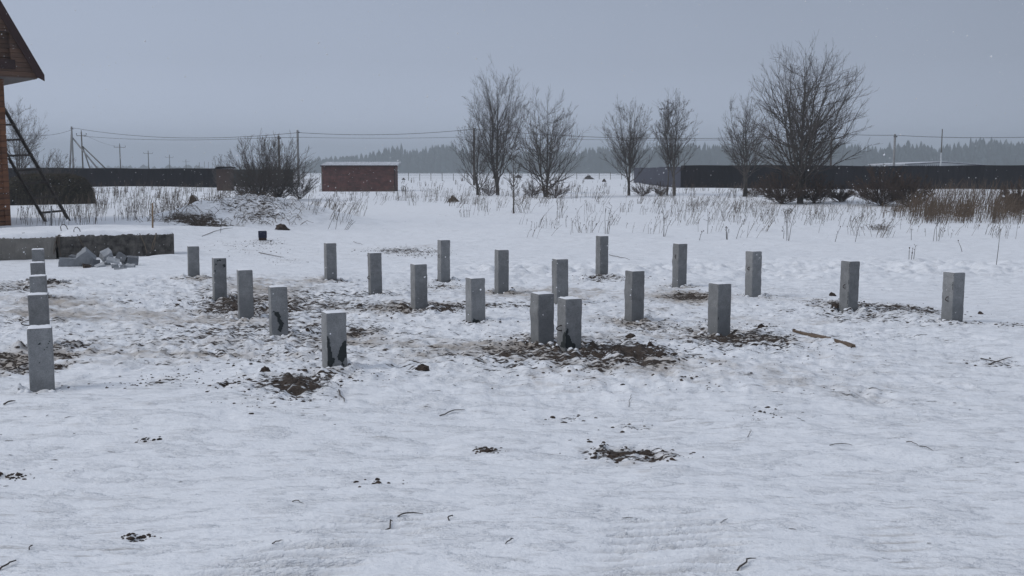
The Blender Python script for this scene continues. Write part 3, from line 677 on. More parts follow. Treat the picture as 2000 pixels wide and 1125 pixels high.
# ------------------------------------------------------------------ foundation blocks, rubble, pipe stub
M['block_dark'] = mat('old_concrete_dark', (0.150, 0.140, 0.128), .95, dark=(0.028, 0.026, 0.025), ns=6, bump=.012, bscale=14)
M['block_light'] = mat('old_concrete_light', (0.235, 0.222, 0.20), .95, dark=(0.16, 0.15, 0.135), ns=4, bump=.008, bscale=14)
M['rubble_light'] = mat('aerated_block_light', (0.42, 0.435, 0.45), .95, dark=(0.31, 0.32, 0.335), ns=6, bump=.006, bscale=30)
M['rubble_dark'] = mat('aerated_block_dark', (0.20, 0.21, 0.225), .95, dark=(0.12, 0.125, 0.135), ns=5, bump=.008, bscale=25)
M['rubble'] = mat('aerated_block', (0.30, 0.315, 0.33), .95, dark=(0.21, 0.22, 0.235), ns=5, bump=.006, bscale=30)
def wall_block(pL, pR, topz, depth, name, m, label, base=-0.6):
    d = Vector((pR[0] - pL[0], pR[1] - pL[1])); l = d.length; rz = math.atan2(d.y, d.x)
    root = empty(name, (pL[0], pL[1], -0.25), rz)
    tag(root, label, 'concrete block')
    n = 60; mbx = MB(); h = topz + .25; rr = random.Random(int(l * 100))
    sec = [(0, -.45), (0, h * .5), (0, h - .02), (.02, h), (depth * .5, h + .0), (depth, h - .01), (depth, -.45)]
    for i in range(n + 1):
        x = l * i / n
        for (yy, zz) in sec:
            j = .012; mbx.v.append((x + (0 if 0 < i < n else rr.uniform(-.02, .02)), yy + rr.uniform(-j, j), zz + (rr.uniform(-j, j) if zz > 0 else 0)))
    k = len(sec)
    for i in range(n):
        for q in range(k - 1): a = i * k + q; mbx.f.append((a, a + k, a + k + 1, a + 1))
    mbx.f.append(tuple(range(k))); mbx.f.append(tuple(n * k + q for q in range(k))[::-1])
    mbx.build('block', m, root)
    # snow lying on top
    ms = MB(); nx, ny = 70, 14
    for i in range(nx + 1):
        for q in range(ny + 1):
            u = i / nx; v = q / ny; e_ = min(u * 8, (1 - u) * 8, v * 9 + .02, 1)
            xx = u * l; yy = 0.01 + v * (depth + .25); th = .085 * (1 - (1 - min(e_, 1)) ** 2) + .05 * float(fbm(np.array([xx / .4]), np.array([yy / .4]), 5, 3)[0]) * e_
            yy += .03 * float(vn(np.array([xx / .15]), np.array([0.0]), 9)[0]) * (1 if q == 0 else 0)
            ms.v.append((xx, yy, h - .012 + max(th, -.01) - (.012 * rr.random() if q == 0 else 0)))
    for i in range(nx):
        for q in range(ny): a = i * (ny + 1) + q; ms.f.append((a, a + ny + 1, a + ny + 2, a + 1))
    ms.build('snow_cap', M['snow'], root, smooth=True)
    return root, l, h
bR = at(340, 498, 21.3); bM = at(115, 504, 20.55); bL = at(-140, 512, 19.7)
r1, l1, h1 = wall_block((bM.x, bM.y), (bR.x, bR.y), .235, .6, 'foundation_block', M['block_dark'], 'dark stained concrete block with snow on top, behind the grey rubble')
r2, l2, h2 = wall_block((bL.x, bL.y), (bM.x - .03, bM.y - .02), .215, .6, 'foundation_block', M['block_light'], 'pale concrete block with snow on top at the left edge, behind the leftmost piles')
def hook(root, x, h, m=1.0, y=.12):
    pts = [(x, y, h - .02), (x - .01, y, h + .08 * m), (x + .02, y, h + .135 * m), (x + .06, y, h + .14 * m), (x + .10, y, h + .09 * m), (x + .12, y, h + .01)]
    MB().tube(pts, .009, 6).build('lifting_hook', M['iron'], root, smooth=True)
hook(r1, .30, h1 + .02); hook(r2, l2 * .72, h2, .6); hook(r1, .05, h1 + .1, .8, .3)
# roots hanging down the dark block
for k in range(7):
    x = rc.choice((.05, .0, .1, l1 * .86, l1 * .9, l1 * .7, .4)) + rc.uniform(-.05, .05); x2 = x + rc.uniform(-.15, .2)
    MB().tube([(x, -.02, h1 + .02), ((x + x2) / 2 + rc.uniform(-.04, .04), -.05, h1 * .6), (x2, -.04, h1 * rc.uniform(.1, .4))], .008, 4).build('dead_root', M['straw'], r1)
# rubble
RUB = [ # px, py(base), dist, size xyz, rot xyz deg, label
 (138, 517, 18.95, (.40, .16, .18), (3, 4, 16), 'long flat grey block at the left end of the rubble heap'),
 (178, 516, 18.9, (.22, .30, .26), (18, -38, 10), 'large steep slab leaning in the middle of the rubble heap', .10),
 (184, 519, 18.7, (.13, .14, .17), (-8, 12, 40), 'dark faced block below the large steep slab'),
 (207, 500, 19.1, (.16, .20, .16), (22, 32, -25), 'topmost tilted block of the rubble heap with a pale face', .16),
 (203, 509, 19.05, (.22, .18, .08), (0, -6, 10), 'thin slab under the topmost tilted block'),
 (198, 520, 18.6, (.17, .14, .10), (6, -20, 30), 'wedge shaped block at the front of the heap, left of the small bricks'),
 (221, 507, 18.75, (.22, .16, .045), (16, 14, 18), 'light flat tile lying across the heap', .13),
 (234, 507, 18.95, (.19, .12, .15), (-14, 28, -10), 'darker broken block with a hollow, right part of the heap', .11),
 (258, 518, 18.95, (.20, .18, .20), (4, 3, 20), 'squarish block at the right end of the heap'),
 (226, 522, 18.45, (.10, .10, .11), (3, -5, 12), 'small brick at the front, first of the upright three'),
 (237, 522, 18.45, (.08, .10, .10), (-4, 5, 20), 'small brick at the front, middle of the upright three'),
 (253, 521, 18.5, (.16, .09, .10), (3, 4, 5), 'small brick at the front, right of the upright three'),
 (236, 527, 18.3, (.22, .09, .05), (4, 6, 14), 'flat piece sunk in snow at the foot of the heap'),
 (155, 500, 19.3, (.34, .16, .06), (4, 8, 12), 'thin flat piece behind the long block', .12),
 (168, 521, 18.55, (.13, .11, .09), (20, 12, 33), 'earth covered fragment between the long block and the steep slab'),
 (246, 512, 19.0, (.12, .13, .12), (14, -16, 32), 'fragment wedged behind the middle upright brick', .03),
 (120, 508, 19.2, (.10, .09, .08), (10, 20, 30), 'small dark chip at the far left of the heap')]
for q in RUB:
    px, py, Y, sz_, rt, lb = q[:6]; up = q[6] if len(q) > 6 else 0.0
    p = at(px, py, Y); g = gz(p.x, p.y)
    m = MB(); a, b_, c = sz_; rr = random.Random(px)
    a *= .98; b_ *= .98; c *= 1.0; m.box((-a / 2, -b_ / 2, -.0), (a / 2, b_ / 2, c), None, .02, rr)
    o = m.build('rubble_block', M['soil'] if px == 168 else M['rubble_light'] if px in (207, 221, 198, 253) else M['rubble_dark'] if px in (184, 234, 155, 246, 120, 258) else M['rubble'], None, loc=(p.x, p.y, g - .03 + up))
    md = o.modifiers.new('sub', 'SUBSURF'); md.subdivision_type = 'SIMPLE'; md.levels = 4; md.render_levels = 4
    tx = bpy.data.textures.new('chip', 'CLOUDS'); tx.noise_scale = .06; tx.noise_depth = 3
    dm = o.modifiers.new('chip', 'DISPLACE'); dm.texture = tx; dm.strength = .022; dm.mid_level = .6; dm.texture_coords = 'GLOBAL'
    o.rotation_euler = [math.radians(v) for v in rt]; tag(o, lb, 'block', 'broken grey blocks heaped by the foundation')
# pipe stub
p = ground(513, 469); pr = empty('pipe_stub', (p.x, p.y, p.z), .3); tag(pr, 'short dark blue pipe stub standing in the snow in front of the spoil bank', 'pipe')
M['pipe'] = mat('pipe_paint', (0.018, 0.022, 0.045), .5); M['pipe_low'] = mat('pipe_rust', (0.05, 0.035, 0.03), .8)
MB().box((-.10, -.10, .06), (.10, .10, .23)).build('cap', M['pipe'], pr, bevel=.01)
MB().box((-.092, -.092, -.1), (.092, .092, .062)).build('tube', M['pipe_low'], pr)

# ------------------------------------------------------------------ timber house at the left
def plank_mat(name, a, b_, sc=6.5, dirn='Z'):
    m = bpy.data.materials.new(name); m.use_nodes = True; t = m.node_tree; B = t.nodes['Principled BSDF']; N = t.nodes.new; L = t.links.new
    co = N('ShaderNodeTexCoord'); sp = N('ShaderNodeSeparateXYZ'); L(co.outputs['Object'], sp.inputs[0])
    ml = N('ShaderNodeMath'); ml.operation = 'MULTIPLY'; L(sp.outputs[dirn], ml.inputs[0]); ml.inputs[1].default_value = sc
    fr = N('ShaderNodeMath'); fr.operation = 'FRACT'; L(ml.outputs[0], fr.inputs[0])
    fl = N('ShaderNodeMath'); fl.operation = 'FLOOR'; L(ml.outputs[0], fl.inputs[0])
    wn = N('ShaderNodeTexWhiteNoise'); wn.noise_dimensions = '1D'; L(fl.outputs[0], wn.inputs['W'])
    ns = N('ShaderNodeTexNoise'); mp = N('ShaderNodeMapping'); L(co.outputs['Object'], mp.inputs[0]); mp.inputs['Scale'].default_value = (1.5, 1.5, 18) if dirn == 'Z' else (18, 18, 1.5); L(mp.outputs[0], ns.inputs['Vector']); ns.inputs['Scale'].default_value = 1.5; ns.inputs['Detail'].default_value = 5
    av = N('ShaderNodeMath'); av.operation = 'MULTIPLY_ADD'; L(wn.outputs[0], av.inputs[0]); av.inputs[1].default_value = .4; L(ns.outputs['Fac'], av.inputs[2])
    r = N('ShaderNodeValToRGB'); L(av.outputs[0], r.inputs[0]); r.color_ramp.elements[0].position = .4; r.color_ramp.elements[0].color = (*b_, 1); r.color_ramp.elements[1].position = .9; r.color_ramp.elements[1].color = (*a, 1)
    gr = N('ShaderNodeMapRange'); L(fr.outputs[0], gr.inputs[0]); gr.inputs[1].default_value = 0; gr.inputs[2].default_value = .10
    mx = N('ShaderNodeMix'); mx.data_type = 'RGBA'; L(gr.outputs[0], mx.inputs[0]); mx.inputs[6].default_value = (b_[0] * .3, b_[1] * .3, b_[2] * .3, 1); L(r.outputs[0], mx.inputs[7])
    L(mx.outputs[2], B.inputs['Base Color']); B.inputs['Roughness'].default_value = .75
    bp = N('ShaderNodeBump'); bp.inputs['Distance'].default_value = .02; L(gr.outputs[0], bp.inputs['Height']); L(bp.outputs[0], B.inputs['Normal'])
    return m
M['log'] = plank_mat('stained_logs', (0.20, 0.084, 0.038), (0.095, 0.042, 0.022), 5.5)
M['gable'] = plank_mat('gable_boards', (0.135, 0.072, 0.044), (0.070, 0.038, 0.026), 7)
M['trim'] = mat('dark_trim', (0.048, 0.022, 0.020), .7, dark=(0.03, 0.015, 0.014), ns=4)
M['soffit'] = mat('soffit', (0.16, 0.14, 0.13), .8)
M['roof'] = mat('roof_sheet', (0.05, 0.025, 0.022), .5)
HY = 33.6
c0 = at(20, 438, HY); gh = -0.10
hx, hy = c0.x, c0.y
hs = empty('timber_house', (hx, hy, gh), 0); tag(hs, 'brown timber house with steep overhanging roof, cut off by the left edge', 'house')
HR = math.radians(42); hs.rotation_euler = (0, 0, HR); hc, hsn = math.cos(HR), math.sin(HR)
def lxz(px, py, ly):          # pixel -> local x, z on the vertical plane at local depth ly
    v = (py - CY) / F; k = (px - CX) / F / (math.cos(TH) - v * math.sin(TH))
    lx = (k * (hy + ly * hc) - hx + ly * hsn) / (hc - k * hsn)
    return lx, at(px, py, hy + lx * hsn + ly * hc).z - gh
eave = lxz(50, 153, -.8)[1]
Wd, Dp = 5.6, 7.5
mw = MB(); nl = int(eave / 0.18)
for k in range(nl + 1):
    z0 = k * .18 - .2; mw.box((-Wd, 0, z0 + .003), (-.14, Dp, z0 + .177))
mw.build('wall', M['log'], hs, bevel=.02)
MB().box((-.15, -.03, -.3), (.02, .16, eave)).build('corner_post', M['log'], hs)
ov = lxz(75, 150, -.8)[0]; roofx, ez = lxz(84, 150, -.9)
q0 = lxz(0, 8, -.9); slope = (q0[1] - ez) / (roofx - q0[0])
xc_ = -Wd / 2; gt = eave + .03
win, wz0 = lxz(22, 134, -.8); wz1 = lxz(22, 62, -.8)[1]
gm = MB(); gh_ = lambda x: gt + .02 + (ov - x) * slope
G0, GD = -.8, .12
gm.prism([(win, G0, gt), (ov, G0, gt), (ov, G0, gt + .12), (win, G0, gh_(win))], (0, GD, 0))
gm.prism([(xc_, G0, wz1), (win - .002, G0, wz1), (win - .002, G0, gh_(win)), (xc_, G0, gh_(xc_))], (0, GD, 0))
gm.prism([(xc_, G0, gt), (win - .002, G0, gt), (win - .002, G0, wz0), (xc_, G0, wz0)], (0, GD, 0))
gm.prism([(2 * xc_ - ov, G0, gt), (xc_ - .002, G0, gt), (xc_ - .002, G0, gh_(xc_)), (2 * xc_ - ov, G0, gt + .12)], (0, GD, 0))
gm.build('gable', M['gable'], hs)
MB().box((xc_, -.56, wz0), (win + .05, -.50, wz1)).build('loggia_wall', M['gable'], hs)
MB().box((xc_, -.83, wz0 - .02), (win + .12, -.60, wz0 + .28)).build('sill', M['trim'], hs)
MB().box((2 * xc_ - ov, -.66, gt - .02), (ov, Dp + .4, gt + .05)).build('soffit', M['soffit'], hs)
rm = MB(); rx = roofx; Rp = lambda x, z: (x, -.92, z); apz = ez + (rx - xc_) * slope
rm.prism([Rp(rx, ez), Rp(rx + .02, ez + .08), Rp(xc_, apz + .16), Rp(2 * xc_ - rx - .02, ez + .08), Rp(2 * xc_ - rx, ez), Rp(xc_, apz)], (0, Dp + 1.4, 0))
rm.build('roof', M['roof'], hs)
bm_ = MB()
for sg in (1, -1):
    X = lambda x: xc_ + sg * (x - xc_)
    bm_.prism([(X(rx + .03), -.95, ez - .14), (X(rx + .03), -.95, ez + .06), (X(xc_), -.95, apz + .15), (X(xc_), -.95, apz - .42), (X(rx - .20), -.95, ez - .02)][::sg], (0, .025, 0))
bm_.build('bargeboard', M['trim'], hs)
# ladder leaning on the house
lf = ground(93, 438); rf = ground(137, 434); lf = at(93, 438, 36.0); rf = at(137, 433, 36.9)
lt = at(-36, 216, 36.0); rt_ = at(-10, 181, 36.9)
ldr = empty('wooden_ladder', (rf.x, rf.y, rf.z)); tag(ldr, 'rough wooden ladder with wide rungs leaning on the house corner', 'ladder')
M['ladder'] = mat('ladder_wood', (0.085, 0.072, 0.065), .9, dark=(0.045, 0.038, 0.034), ns=4)
def beam(a, b_, w, t, name, parent, m):
    a = Vector(a) - Vector(parent.location); b_ = Vector(b_) - Vector(parent.location); d = b_ - a; l = d.length
    q = d.to_track_quat('Z', 'Y').to_matrix().to_4x4(); mt = Matrix.Translation(a) @ q
    return MB().box((-w / 2, -t / 2, 0), (w / 2, t / 2, l), mt).build(name, m, parent)
down = Vector((.06, 0, -.15))
lcut = 2.0; beam(lf + down, lt, .08, .08, 'rail', ldr, M['ladder']); beam(rf + down, rt_, .09, .09, 'rail', ldr, M['ladder'])
for yy in (243, 272, 302, 330, 355, 383, 411):
    t = (433 - yy) / (433 - 216); a = lf.lerp(lt, t) + Vector((-.05, -.06, 0)); b_ = rf.lerp(rt_, t * 217 / 252) + Vector((.08, -.06, 0)); beam(a, b_, .045, .07, 'rung', ldr, M['ladder'])
# stake and thin posts
def stake(px, pb, pt, r, label, mname='wood_pole', lean=0):
    p = ground(px, pb); q = at(px + lean, pt, p.y)
    o = MB().tube([(0, 0, -.1), ((q.x - p.x) * .5, 0, (q.z - p.z) * .5), (q.x - p.x, 0, q.z - p.z)], [r, r, r * .8], 6).build('stake', M[mname], None, loc=tuple(p)); tag(o, label, 'stake')
M['pale_wood'] = mat('pale_wood', (0.30, 0.21, 0.13), .8, dark=(0.2, 0.14, 0.09), ns=4)
stake(298, 446, 396, .022, 'pale brown upright stake in the weeds right of the snowy blocks', 'pale_wood')
stake(100, 440, 402, .025, 'short grey post standing between the feet of the ladder', 'pole_conc')

# ------------------------------------------------------------------ fences, sheds
def sheet_mat(name, a, b_, freq=3.0):
    m = bpy.data.materials.new(name); m.use_nodes = True; t = m.node_tree; B = t.nodes['Principled BSDF']; N = t.nodes.new; L = t.links.new
    co = N('ShaderNodeTexCoord'); n = N('ShaderNodeTexNoise'); mp = N('ShaderNodeMapping'); mp.inputs['Scale'].default_value = (1, 1, .15); L(co.outputs['Object'], mp.inputs[0]); L(mp.outputs[0], n.inputs['Vector']); n.inputs['Scale'].default_value = 1.4; n.inputs['Detail'].default_value = 6
    r = N('ShaderNodeValToRGB'); L(n.outputs['Fac'], r.inputs[0]); r.color_ramp.elements[0].position = .3; r.color_ramp.elements[1].position = .7; r.color_ramp.elements[0].color = (*b_, 1); r.color_ramp.elements[1].color = (*a, 1)
    L(r.outputs[0], B.inputs['Base Color']); B.inputs['Roughness'].default_value = .8; B.inputs['Specular IOR Level'].default_value = .12
    return m
M['fence'] = sheet_mat('fence_sheet', (0.013, 0.0095, 0.0125), (0.006, 0.0045, 0.007))
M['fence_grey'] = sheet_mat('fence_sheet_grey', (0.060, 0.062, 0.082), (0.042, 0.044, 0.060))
M['fence_green'] = sheet_mat('fence_sheet_green', (0.036, 0.042, 0.042), (0.025, 0.03, 0.03))
def fence(a, b_, ztop, zbot, m, label, ribs=0.25):
    a = Vector((a.x, a.y)); b_ = Vector((b_.x, b_.y)); d = b_ - a; l = d.length; u = d / l; nrm = Vector((u.y, -u.x))
    root = empty('metal_fence', (a.x, a.y, 0)); tag(root, label, 'fence', 'corrugated metal fences')
    n = int(l / 2.5) + 1
    mbx = MB(); k = int(l / ribs)
    for i in range(k + 1):      # folded sheet
        s_ = l * i / k; off = 0.03 * (1 if i % 2 else 0); sag = .04 * math.sin(s_ * .23) + .02 * math.sin(s_ * .9)
        p = u * s_ + nrm * off; q = p - nrm * .02
        for pt in (p, q):
            for zz in (zbot, ztop + sag): mbx.v.append((pt.x, pt.y, zz))
    for i in range(k):
        b = i * 4; c = b + 4
        mbx.f += [(b, c, c + 1, b + 1), (b + 2, b + 3, c + 3, c + 2), (b + 1, c + 1, c + 3, b + 3)]
    mbx.build('sheet_panel', m, root)
    for i in range(n + 1):
        s_ = l * i / n; p = u * s_ + nrm * -.06
        MB().box((p.x - .04, p.y - .03, zbot), (p.x + .04, p.y + .03, ztop + .0)).build('post', M['fence'], root)
    return root
fence(at(1330, 370, 106), at(2330, 366, 106), 1.5 + 11.5 / F * 106, -.8, M['fence'], 'long dark sheet metal fence across the right side behind the trees')
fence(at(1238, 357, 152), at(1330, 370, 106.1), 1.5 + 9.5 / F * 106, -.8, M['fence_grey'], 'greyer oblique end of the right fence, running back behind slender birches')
fence(at(-60, 367, 112), at(425, 367, 112), 1.5 + 6.5 / F * 112, -.8, M['fence'], 'long dark sheet metal fence at the left between the house and the brick hut')
fence(at(449, 360, 128), at(572, 360, 128), 1.5 + 3.5 / F * 128, -.7, M['fence_green'], 'short dark grey green fence section half hidden by the big bush')
M['brick'] = mat('brick_hut', (0.085, 0.055, 0.045), .9, dark=(0.05, 0.033, 0.028), ns=6, stretch=(1, 1, 3))
p = at(437, 372, 94); hut = empty('brick_hut', (p.x, p.y, -.3)); tag(hut, 'narrow brown brick hut with dark roof at the right end of the left fence', 'hut')
tz = 1.5 + 5 / F * 94 + .3
MB().box((-.62, 0, -.3), (.62, 1.2, tz)).build('wall', M['brick'], hut)
MB().prism([(-.78, -.15, tz + .002), (.72, -.15, tz + .05), (.80, -.15, tz + .19), (-.50, -.15, tz + .20)], (0, 1.5, 0)).build('roof', M['fence'], hut)
for k in range(2): MB().box((-.25 + .7 * k, -.2, tz + .205), (-.18 + .7 * k, 1.2, tz + .24)).build('roof_batten', M['soffit'], hut)
# red brown shed
M['shed'] = plank_mat('shed_boards', (0.112, 0.052, 0.046), (0.050, 0.026, 0.025), 6.0)
def brick_mat():
    m = bpy.data.materials.new('shed_wall'); m.use_nodes = True; t = m.node_tree; B = t.nodes['Principled BSDF']; N = t.nodes.new; L = t.links.new
    co = N('ShaderNodeTexCoord'); sp = N('ShaderNodeSeparateXYZ'); cb = N('ShaderNodeCombineXYZ'); L(co.outputs['Object'], sp.inputs[0])
    a = N('ShaderNodeMath'); L(sp.outputs['X'], a.inputs[0]); L(sp.outputs['Y'], a.inputs[1]); L(a.outputs[0], cb.inputs[0]); L(sp.outputs['Z'], cb.inputs[1])
    b = N('ShaderNodeTexBrick'); L(cb.outputs[0], b.inputs['Vector']); b.inputs['Scale'].default_value = 1.0; b.inputs['Brick Width'].default_value = .42; b.inputs['Row Height'].default_value = .15; b.inputs['Mortar Size'].default_value = .012
    b.inputs['Color1'].default_value = (.150, .060, .050, 1); b.inputs['Color2'].default_value = (.085, .040, .036, 1); b.inputs['Mortar'].default_value = (.07, .05, .045, 1)
    n = N('ShaderNodeTexNoise'); L(co.outputs['Object'], n.inputs['Vector']); n.inputs['Scale'].default_value = 2.2; n.inputs['Detail'].default_value = 7; n.inputs['Roughness'].default_value = .7
    mr = N('ShaderNodeMapRange'); L(n.outputs['Fac'], mr.inputs[0]); mr.inputs[1].default_value = .35; mr.inputs[2].default_value = .65; mr.inputs[3].default_value = .55; mr.inputs[4].default_value = 1.25
    v = N('ShaderNodeVectorMath'); v.operation = 'SCALE'; L(b.outputs[0], v.inputs[0]); L(mr.outputs[0], v.inputs['Scale']); L(v.outputs[0], B.inputs['Base Color']); B.inputs['Roughness'].default_value = .9
    return m
M['shed'] = brick_mat()
M['shed_trim'] = mat('shed_trim', (0.035, 0.018, 0.018), .8)
p = at(629, 371, 97); q = at(771, 371, 97); ln = q.x - p.x
sh = empty('wooden_shed', (p.x, p.y, -.25)); sh.rotation_euler = (0, 0, math.radians(-1)); tag(sh, 'red brown wooden shed with a snowy corrugated roof in the field', 'shed')
fz = 1.5 + 10.5 / F * 97 + .25; bz = 1.5 + 17 / F * 99.5 + .25
MB().box((0, 0, -.3), (ln, .06, fz)).build('wall', M['shed'], sh)
MB().prism([(ln, .065, -.3), (ln, 2.5, -.3), (ln, 2.5, bz), (ln, .065, fz)], (-.06, 0, 0)).build('wall', M['shed'], sh)
MB().prism([(.06, .065, -.3), (.06, 2.5, -.3), (.06, 2.5, bz), (.06, .065, fz)], (-.06, 0, 0)).build('wall', M['shed'], sh)
MB().box((.07, 2.44, -.3), (ln - .07, 2.5, bz - .02)).build('wall', M['shed'], sh)
MB().box((-.10, -.22, fz - .05), (ln + .30, -.17, fz + .06)).build('fascia', M['shed_trim'], sh)
MB().box((ln - .03, -.02, -.28), (ln + .05, .05, fz - .06)).build('corner_trim', M['shed_trim'], sh)
MB().box((-.05, -.02, -.28), (.03, .05, fz - .06)).build('corner_trim', M['block_light'], sh)
ro = MB(); k = 60
for i in range(k + 1):
    x = -.1 + (ln + .4) * i / k; w = .05 * (1 if i % 2 else 0)
    for (yy, zz) in ((-.16, fz + .07), (2.7, bz + .06)): ro.v.append((x, yy, zz + w))
    for (yy, zz) in ((-.16, fz + .01), (2.7, bz + .0)): ro.v.append((x, yy, zz))
for i in range(k):
    b = i * 4; c = b + 4; ro.f += [(b, c, c + 1, b + 1), (b + 2, b + 3, c + 3, c + 2), (b, b + 2, c + 2, c), (b + 1, c + 1, c + 3, b + 3)]
ro.f += [(0, 1, 3, 2), (k * 4, k * 4 + 2, k * 4 + 3, k * 4 + 1)]
M['snow_roof'] = mat('snow_on_sheet', (0.66, 0.68, 0.71), .7, dark=(0.40, 0.41, 0.43), ns=2.5, stretch=(1.5, .4, 1))
ro.build('roof', M['snow_roof'], sh)
# white low building beyond the right fence
M['white_wall'] = mat('white_sheet', (0.55, 0.57, 0.58), .7, dark=(0.42, 0.44, 0.45), ns=.6)
p0 = at(1772, 323, 178); p1 = at(1918, 323, 178); pm = at(1842, 315.5, 178); bd = empty('low_warehouse', (p0.x, 178, -.3)); tag(bd, 'low white building with a shallow gable just topping the right fence', 'building')
wx = p1.x - p0.x; mxx = pm.x - p0.x; ez_ = at(0, 320.5, 178).z + .3; pz_ = pm.z + .3
MB().prism([(0, 0, -.3), (wx, 0, -.3), (wx, 0, ez_ - .15), (mxx, 0, pz_ - .12), (0, 0, ez_)], (0, 18, 0)).build('wall', M['white_wall'], bd)
MB().prism([(-.5, -.3, ez_ + .0), (mxx, -.3, pz_ - .10), (wx + .6, -.3, ez_ - .18), (wx + .6, -.3, ez_ - .08), (mxx, -.3, pz_ + .03), (-.5, -.3, ez_ + .12)], (0, 18.6, 0)).build('roof', M['snow_roof'], bd)
fz0 = ez_ - .02; MB().prism([(-.5, -.36, ez_ - .10), (mxx, -.36, pz_ - .20), (wx + .6, -.36, ez_ - .28), (wx + .6, -.36, ez_ - .17), (mxx, -.36, pz_ - .09), (-.5, -.36, ez_ + .01)], (0, .05, 0)).build('fascia', M['fence_grey'], bd)
dk = MB()
for i in range(16): x = .4 + i * (mxx - .5) / 16; dk.box((x, -.04, 0.3), (x + .10, -.003, ez_ - .1 + .0))
dk.build('panel_rib', M['fence_grey'], bd)

# ------------------------------------------------------------------ utility poles and lines
def upole(px, top, Y, r, label, arm=0, kind='wood_pole', braces=(), armw=.8, gnd=-.3, lean=0.0, cols=1):
    b = at(px, 340, Y); z1 = at(px, top, Y).z
    root = empty('utility_pole', (b.x, Y, gnd)); tag(root, label, 'utility pole', 'utility poles')
    H = z1 - gnd; m = M[kind]
    MB().tube([(lean * -H, 0, -.2), (0, 0, H)], [r, r * .75], 8).build('post', m, root, True)
    if cols == 2: MB().tube([(.32 + 0.2, .1, -.2), (.06, .1, H * .95)], [r * .9, r * .7], 8).build('post', m, root, True)
    if arm:
        ca = MB(); ca.box((-armw, -.05, H - arm - .05), (armw, .05, H - arm + .05)); ca.build('crossarm', m, root)
        for sg in (-1, 1):
            MB().tube([(sg * armw * .92, 0, H - arm + .05), (sg * armw * 1.02, 0, H - arm + .2), (sg * armw * 1.0, 0, H - arm + .42)], [.035, .05, .07], 6).build('insulator', M['cable'], root)
        MB().tube([(0, 0, H - .02), (0, 0, H + .3)], [.05, .06], 6).build('insulator', M['cable'], root)
    else:
        MB().box((-.12, -.1, H - .35), (.25, .1, H - .22)).build('bracket', M['cable'], root)
    for (dx, h0) in braces:      # brace foot offset in x, fraction of height it meets the pole
        MB().tube([(dx, .25, -.2), (0.05 * (1 if dx > 0 else -1), .1, H * h0)], [r * .8, r * .7], 7).build('brace', m, root, True)
    return root
upole(144, 247, 165, .17, 'nearest braced pole behind the left fence, slanting strut to its right', 0, 'pole_conc', ((5.6, .80), (-.9, .93)), cols=1)
upole(162.5, 258, 175, .14, 'pole with a crossarm and two long struts right of the nearest braced pole', .6, 'wood_pole', ((6.2, .72), (1.8, .72)))
upole(236, 282, 265, .16, 'single pole with a curled crossarm, first right of the braced pair', .75, armw=1.4)
upole(291, 295, 345, .17, 'single crossarm pole, second right of the braced pair', .8, armw=1.5)
upole(332, 303, 430, .17, 'small distant crossarm pole, third right of the braced pair', .9, armw=1.6)
upole(364, 312, 540, .18, 'tiny distant crossarm pole, fourth right of the braced pair', 1.0, armw=1.7)
upole(390, 317, 600, .18, 'tiny distant pole with a strut, above the left fence near the brick hut', 0, braces=((-3, .8),))
for i, x in enumerate((400, 408, 416)):
    upole(x, 315 + i, 640, .16, ('leftmost', 'middle', 'rightmost')[i] + ' of three faint far poles left of the brick hut', 0)
upole(583, 254, 128, .17, 'tall grey concrete pole behind the right part of the big bush', 0, 'pole_conc')
upole(546, 265, 118, .14, 'dark wooden pole rising out of the big bush', 0)
upole(926, 250, 128, .16, 'pole hidden among the central trees, carrying the lines', 0)
upole(1622, 258, 128, .14, 'pole hidden behind the largest tree at right', 0)
upole(1745, 262, 122, .16, 'grey pole just above the right fence, right of the largest tree', 0, 'pole_conc')
mp = at(1837, 330, 200); mr = empty('antenna_mast', (mp.x, 176.0, -.3)); tag(mr, 'slim mast rising over the low white building, white below and dark above', 'mast')
mp = at(1837, 330, 176); mr.location = (mp.x, 176, -.3); zt = at(1837, 252, 176).z + .3; zm = at(1837, 298, 176).z + .3
MB().tube([(0, 0, 0), (0, 0, zm)], .11, 7).build('lower_tube', M['white_wall'], mr); MB().tube([(0, 0, zm), (0, 0, zt)], [.10, .08], 7).build('upper_tube', M['wood_pole'], mr)
def wire(pts, label, r=.022):
    P = []
    for i in range(len(pts) - 1):
        (x0, y0, d0), (x1, y1, d1) = pts[i][:3], pts[i + 1][:3]; sag = pts[i][3] if len(pts[i]) > 3 else 0
        a = at(x0, y0, d0); b_ = at(x1, y1, d1)
        for k in range(16):
            t = k / 16; p = a.lerp(b_, t); p.z -= sag * 4 * t * (1 - t); P.append(tuple(p))
    P.append(tuple(at(*pts[-1][:3])))
    o = MB().tube(P, r, 4).build('power_line', M['cable']); return tag(o, label, 'power line', 'overhead lines')
wire([(144, 250, 165, 1.05), (583, 259, 128)], 'upper line from the braced pole to the concrete pole', .028)
wire([(163, 266, 175, .45), (546, 268, 118, .05), (583, 268, 128)], 'lower line from the braced pair to the big bush', .024)
wire([(583, 259, 128, .45), (926, 252, 128)], 'upper line from the concrete pole to the central trees', .026)
wire([(583, 268, 128, .15), (926, 267, 128)], 'lower line from the concrete pole to the central trees', .018)
wire([(926, 252, 128, .9), (1622, 260, 128)], 'upper line passing behind the slender birches', .026)
wire([(926, 267, 128, .35), (1622, 269, 128)], 'lower line passing behind the slender birches', .016)
wire([(1622, 260, 128, 0.1), (1745, 264, 122, .28), (2100, 264, 110)], 'line running right from the largest tree over the white building', .026)
wire([(144, 252, 165, 0.55), (30, 262, 130), (-100, 250, 110)], 'line running left from the braced pole to behind the house', .024)
wire([(163, 262, 175, .5), (236, 286, 265)], 'thin line from the braced pair to the next pole', .018)

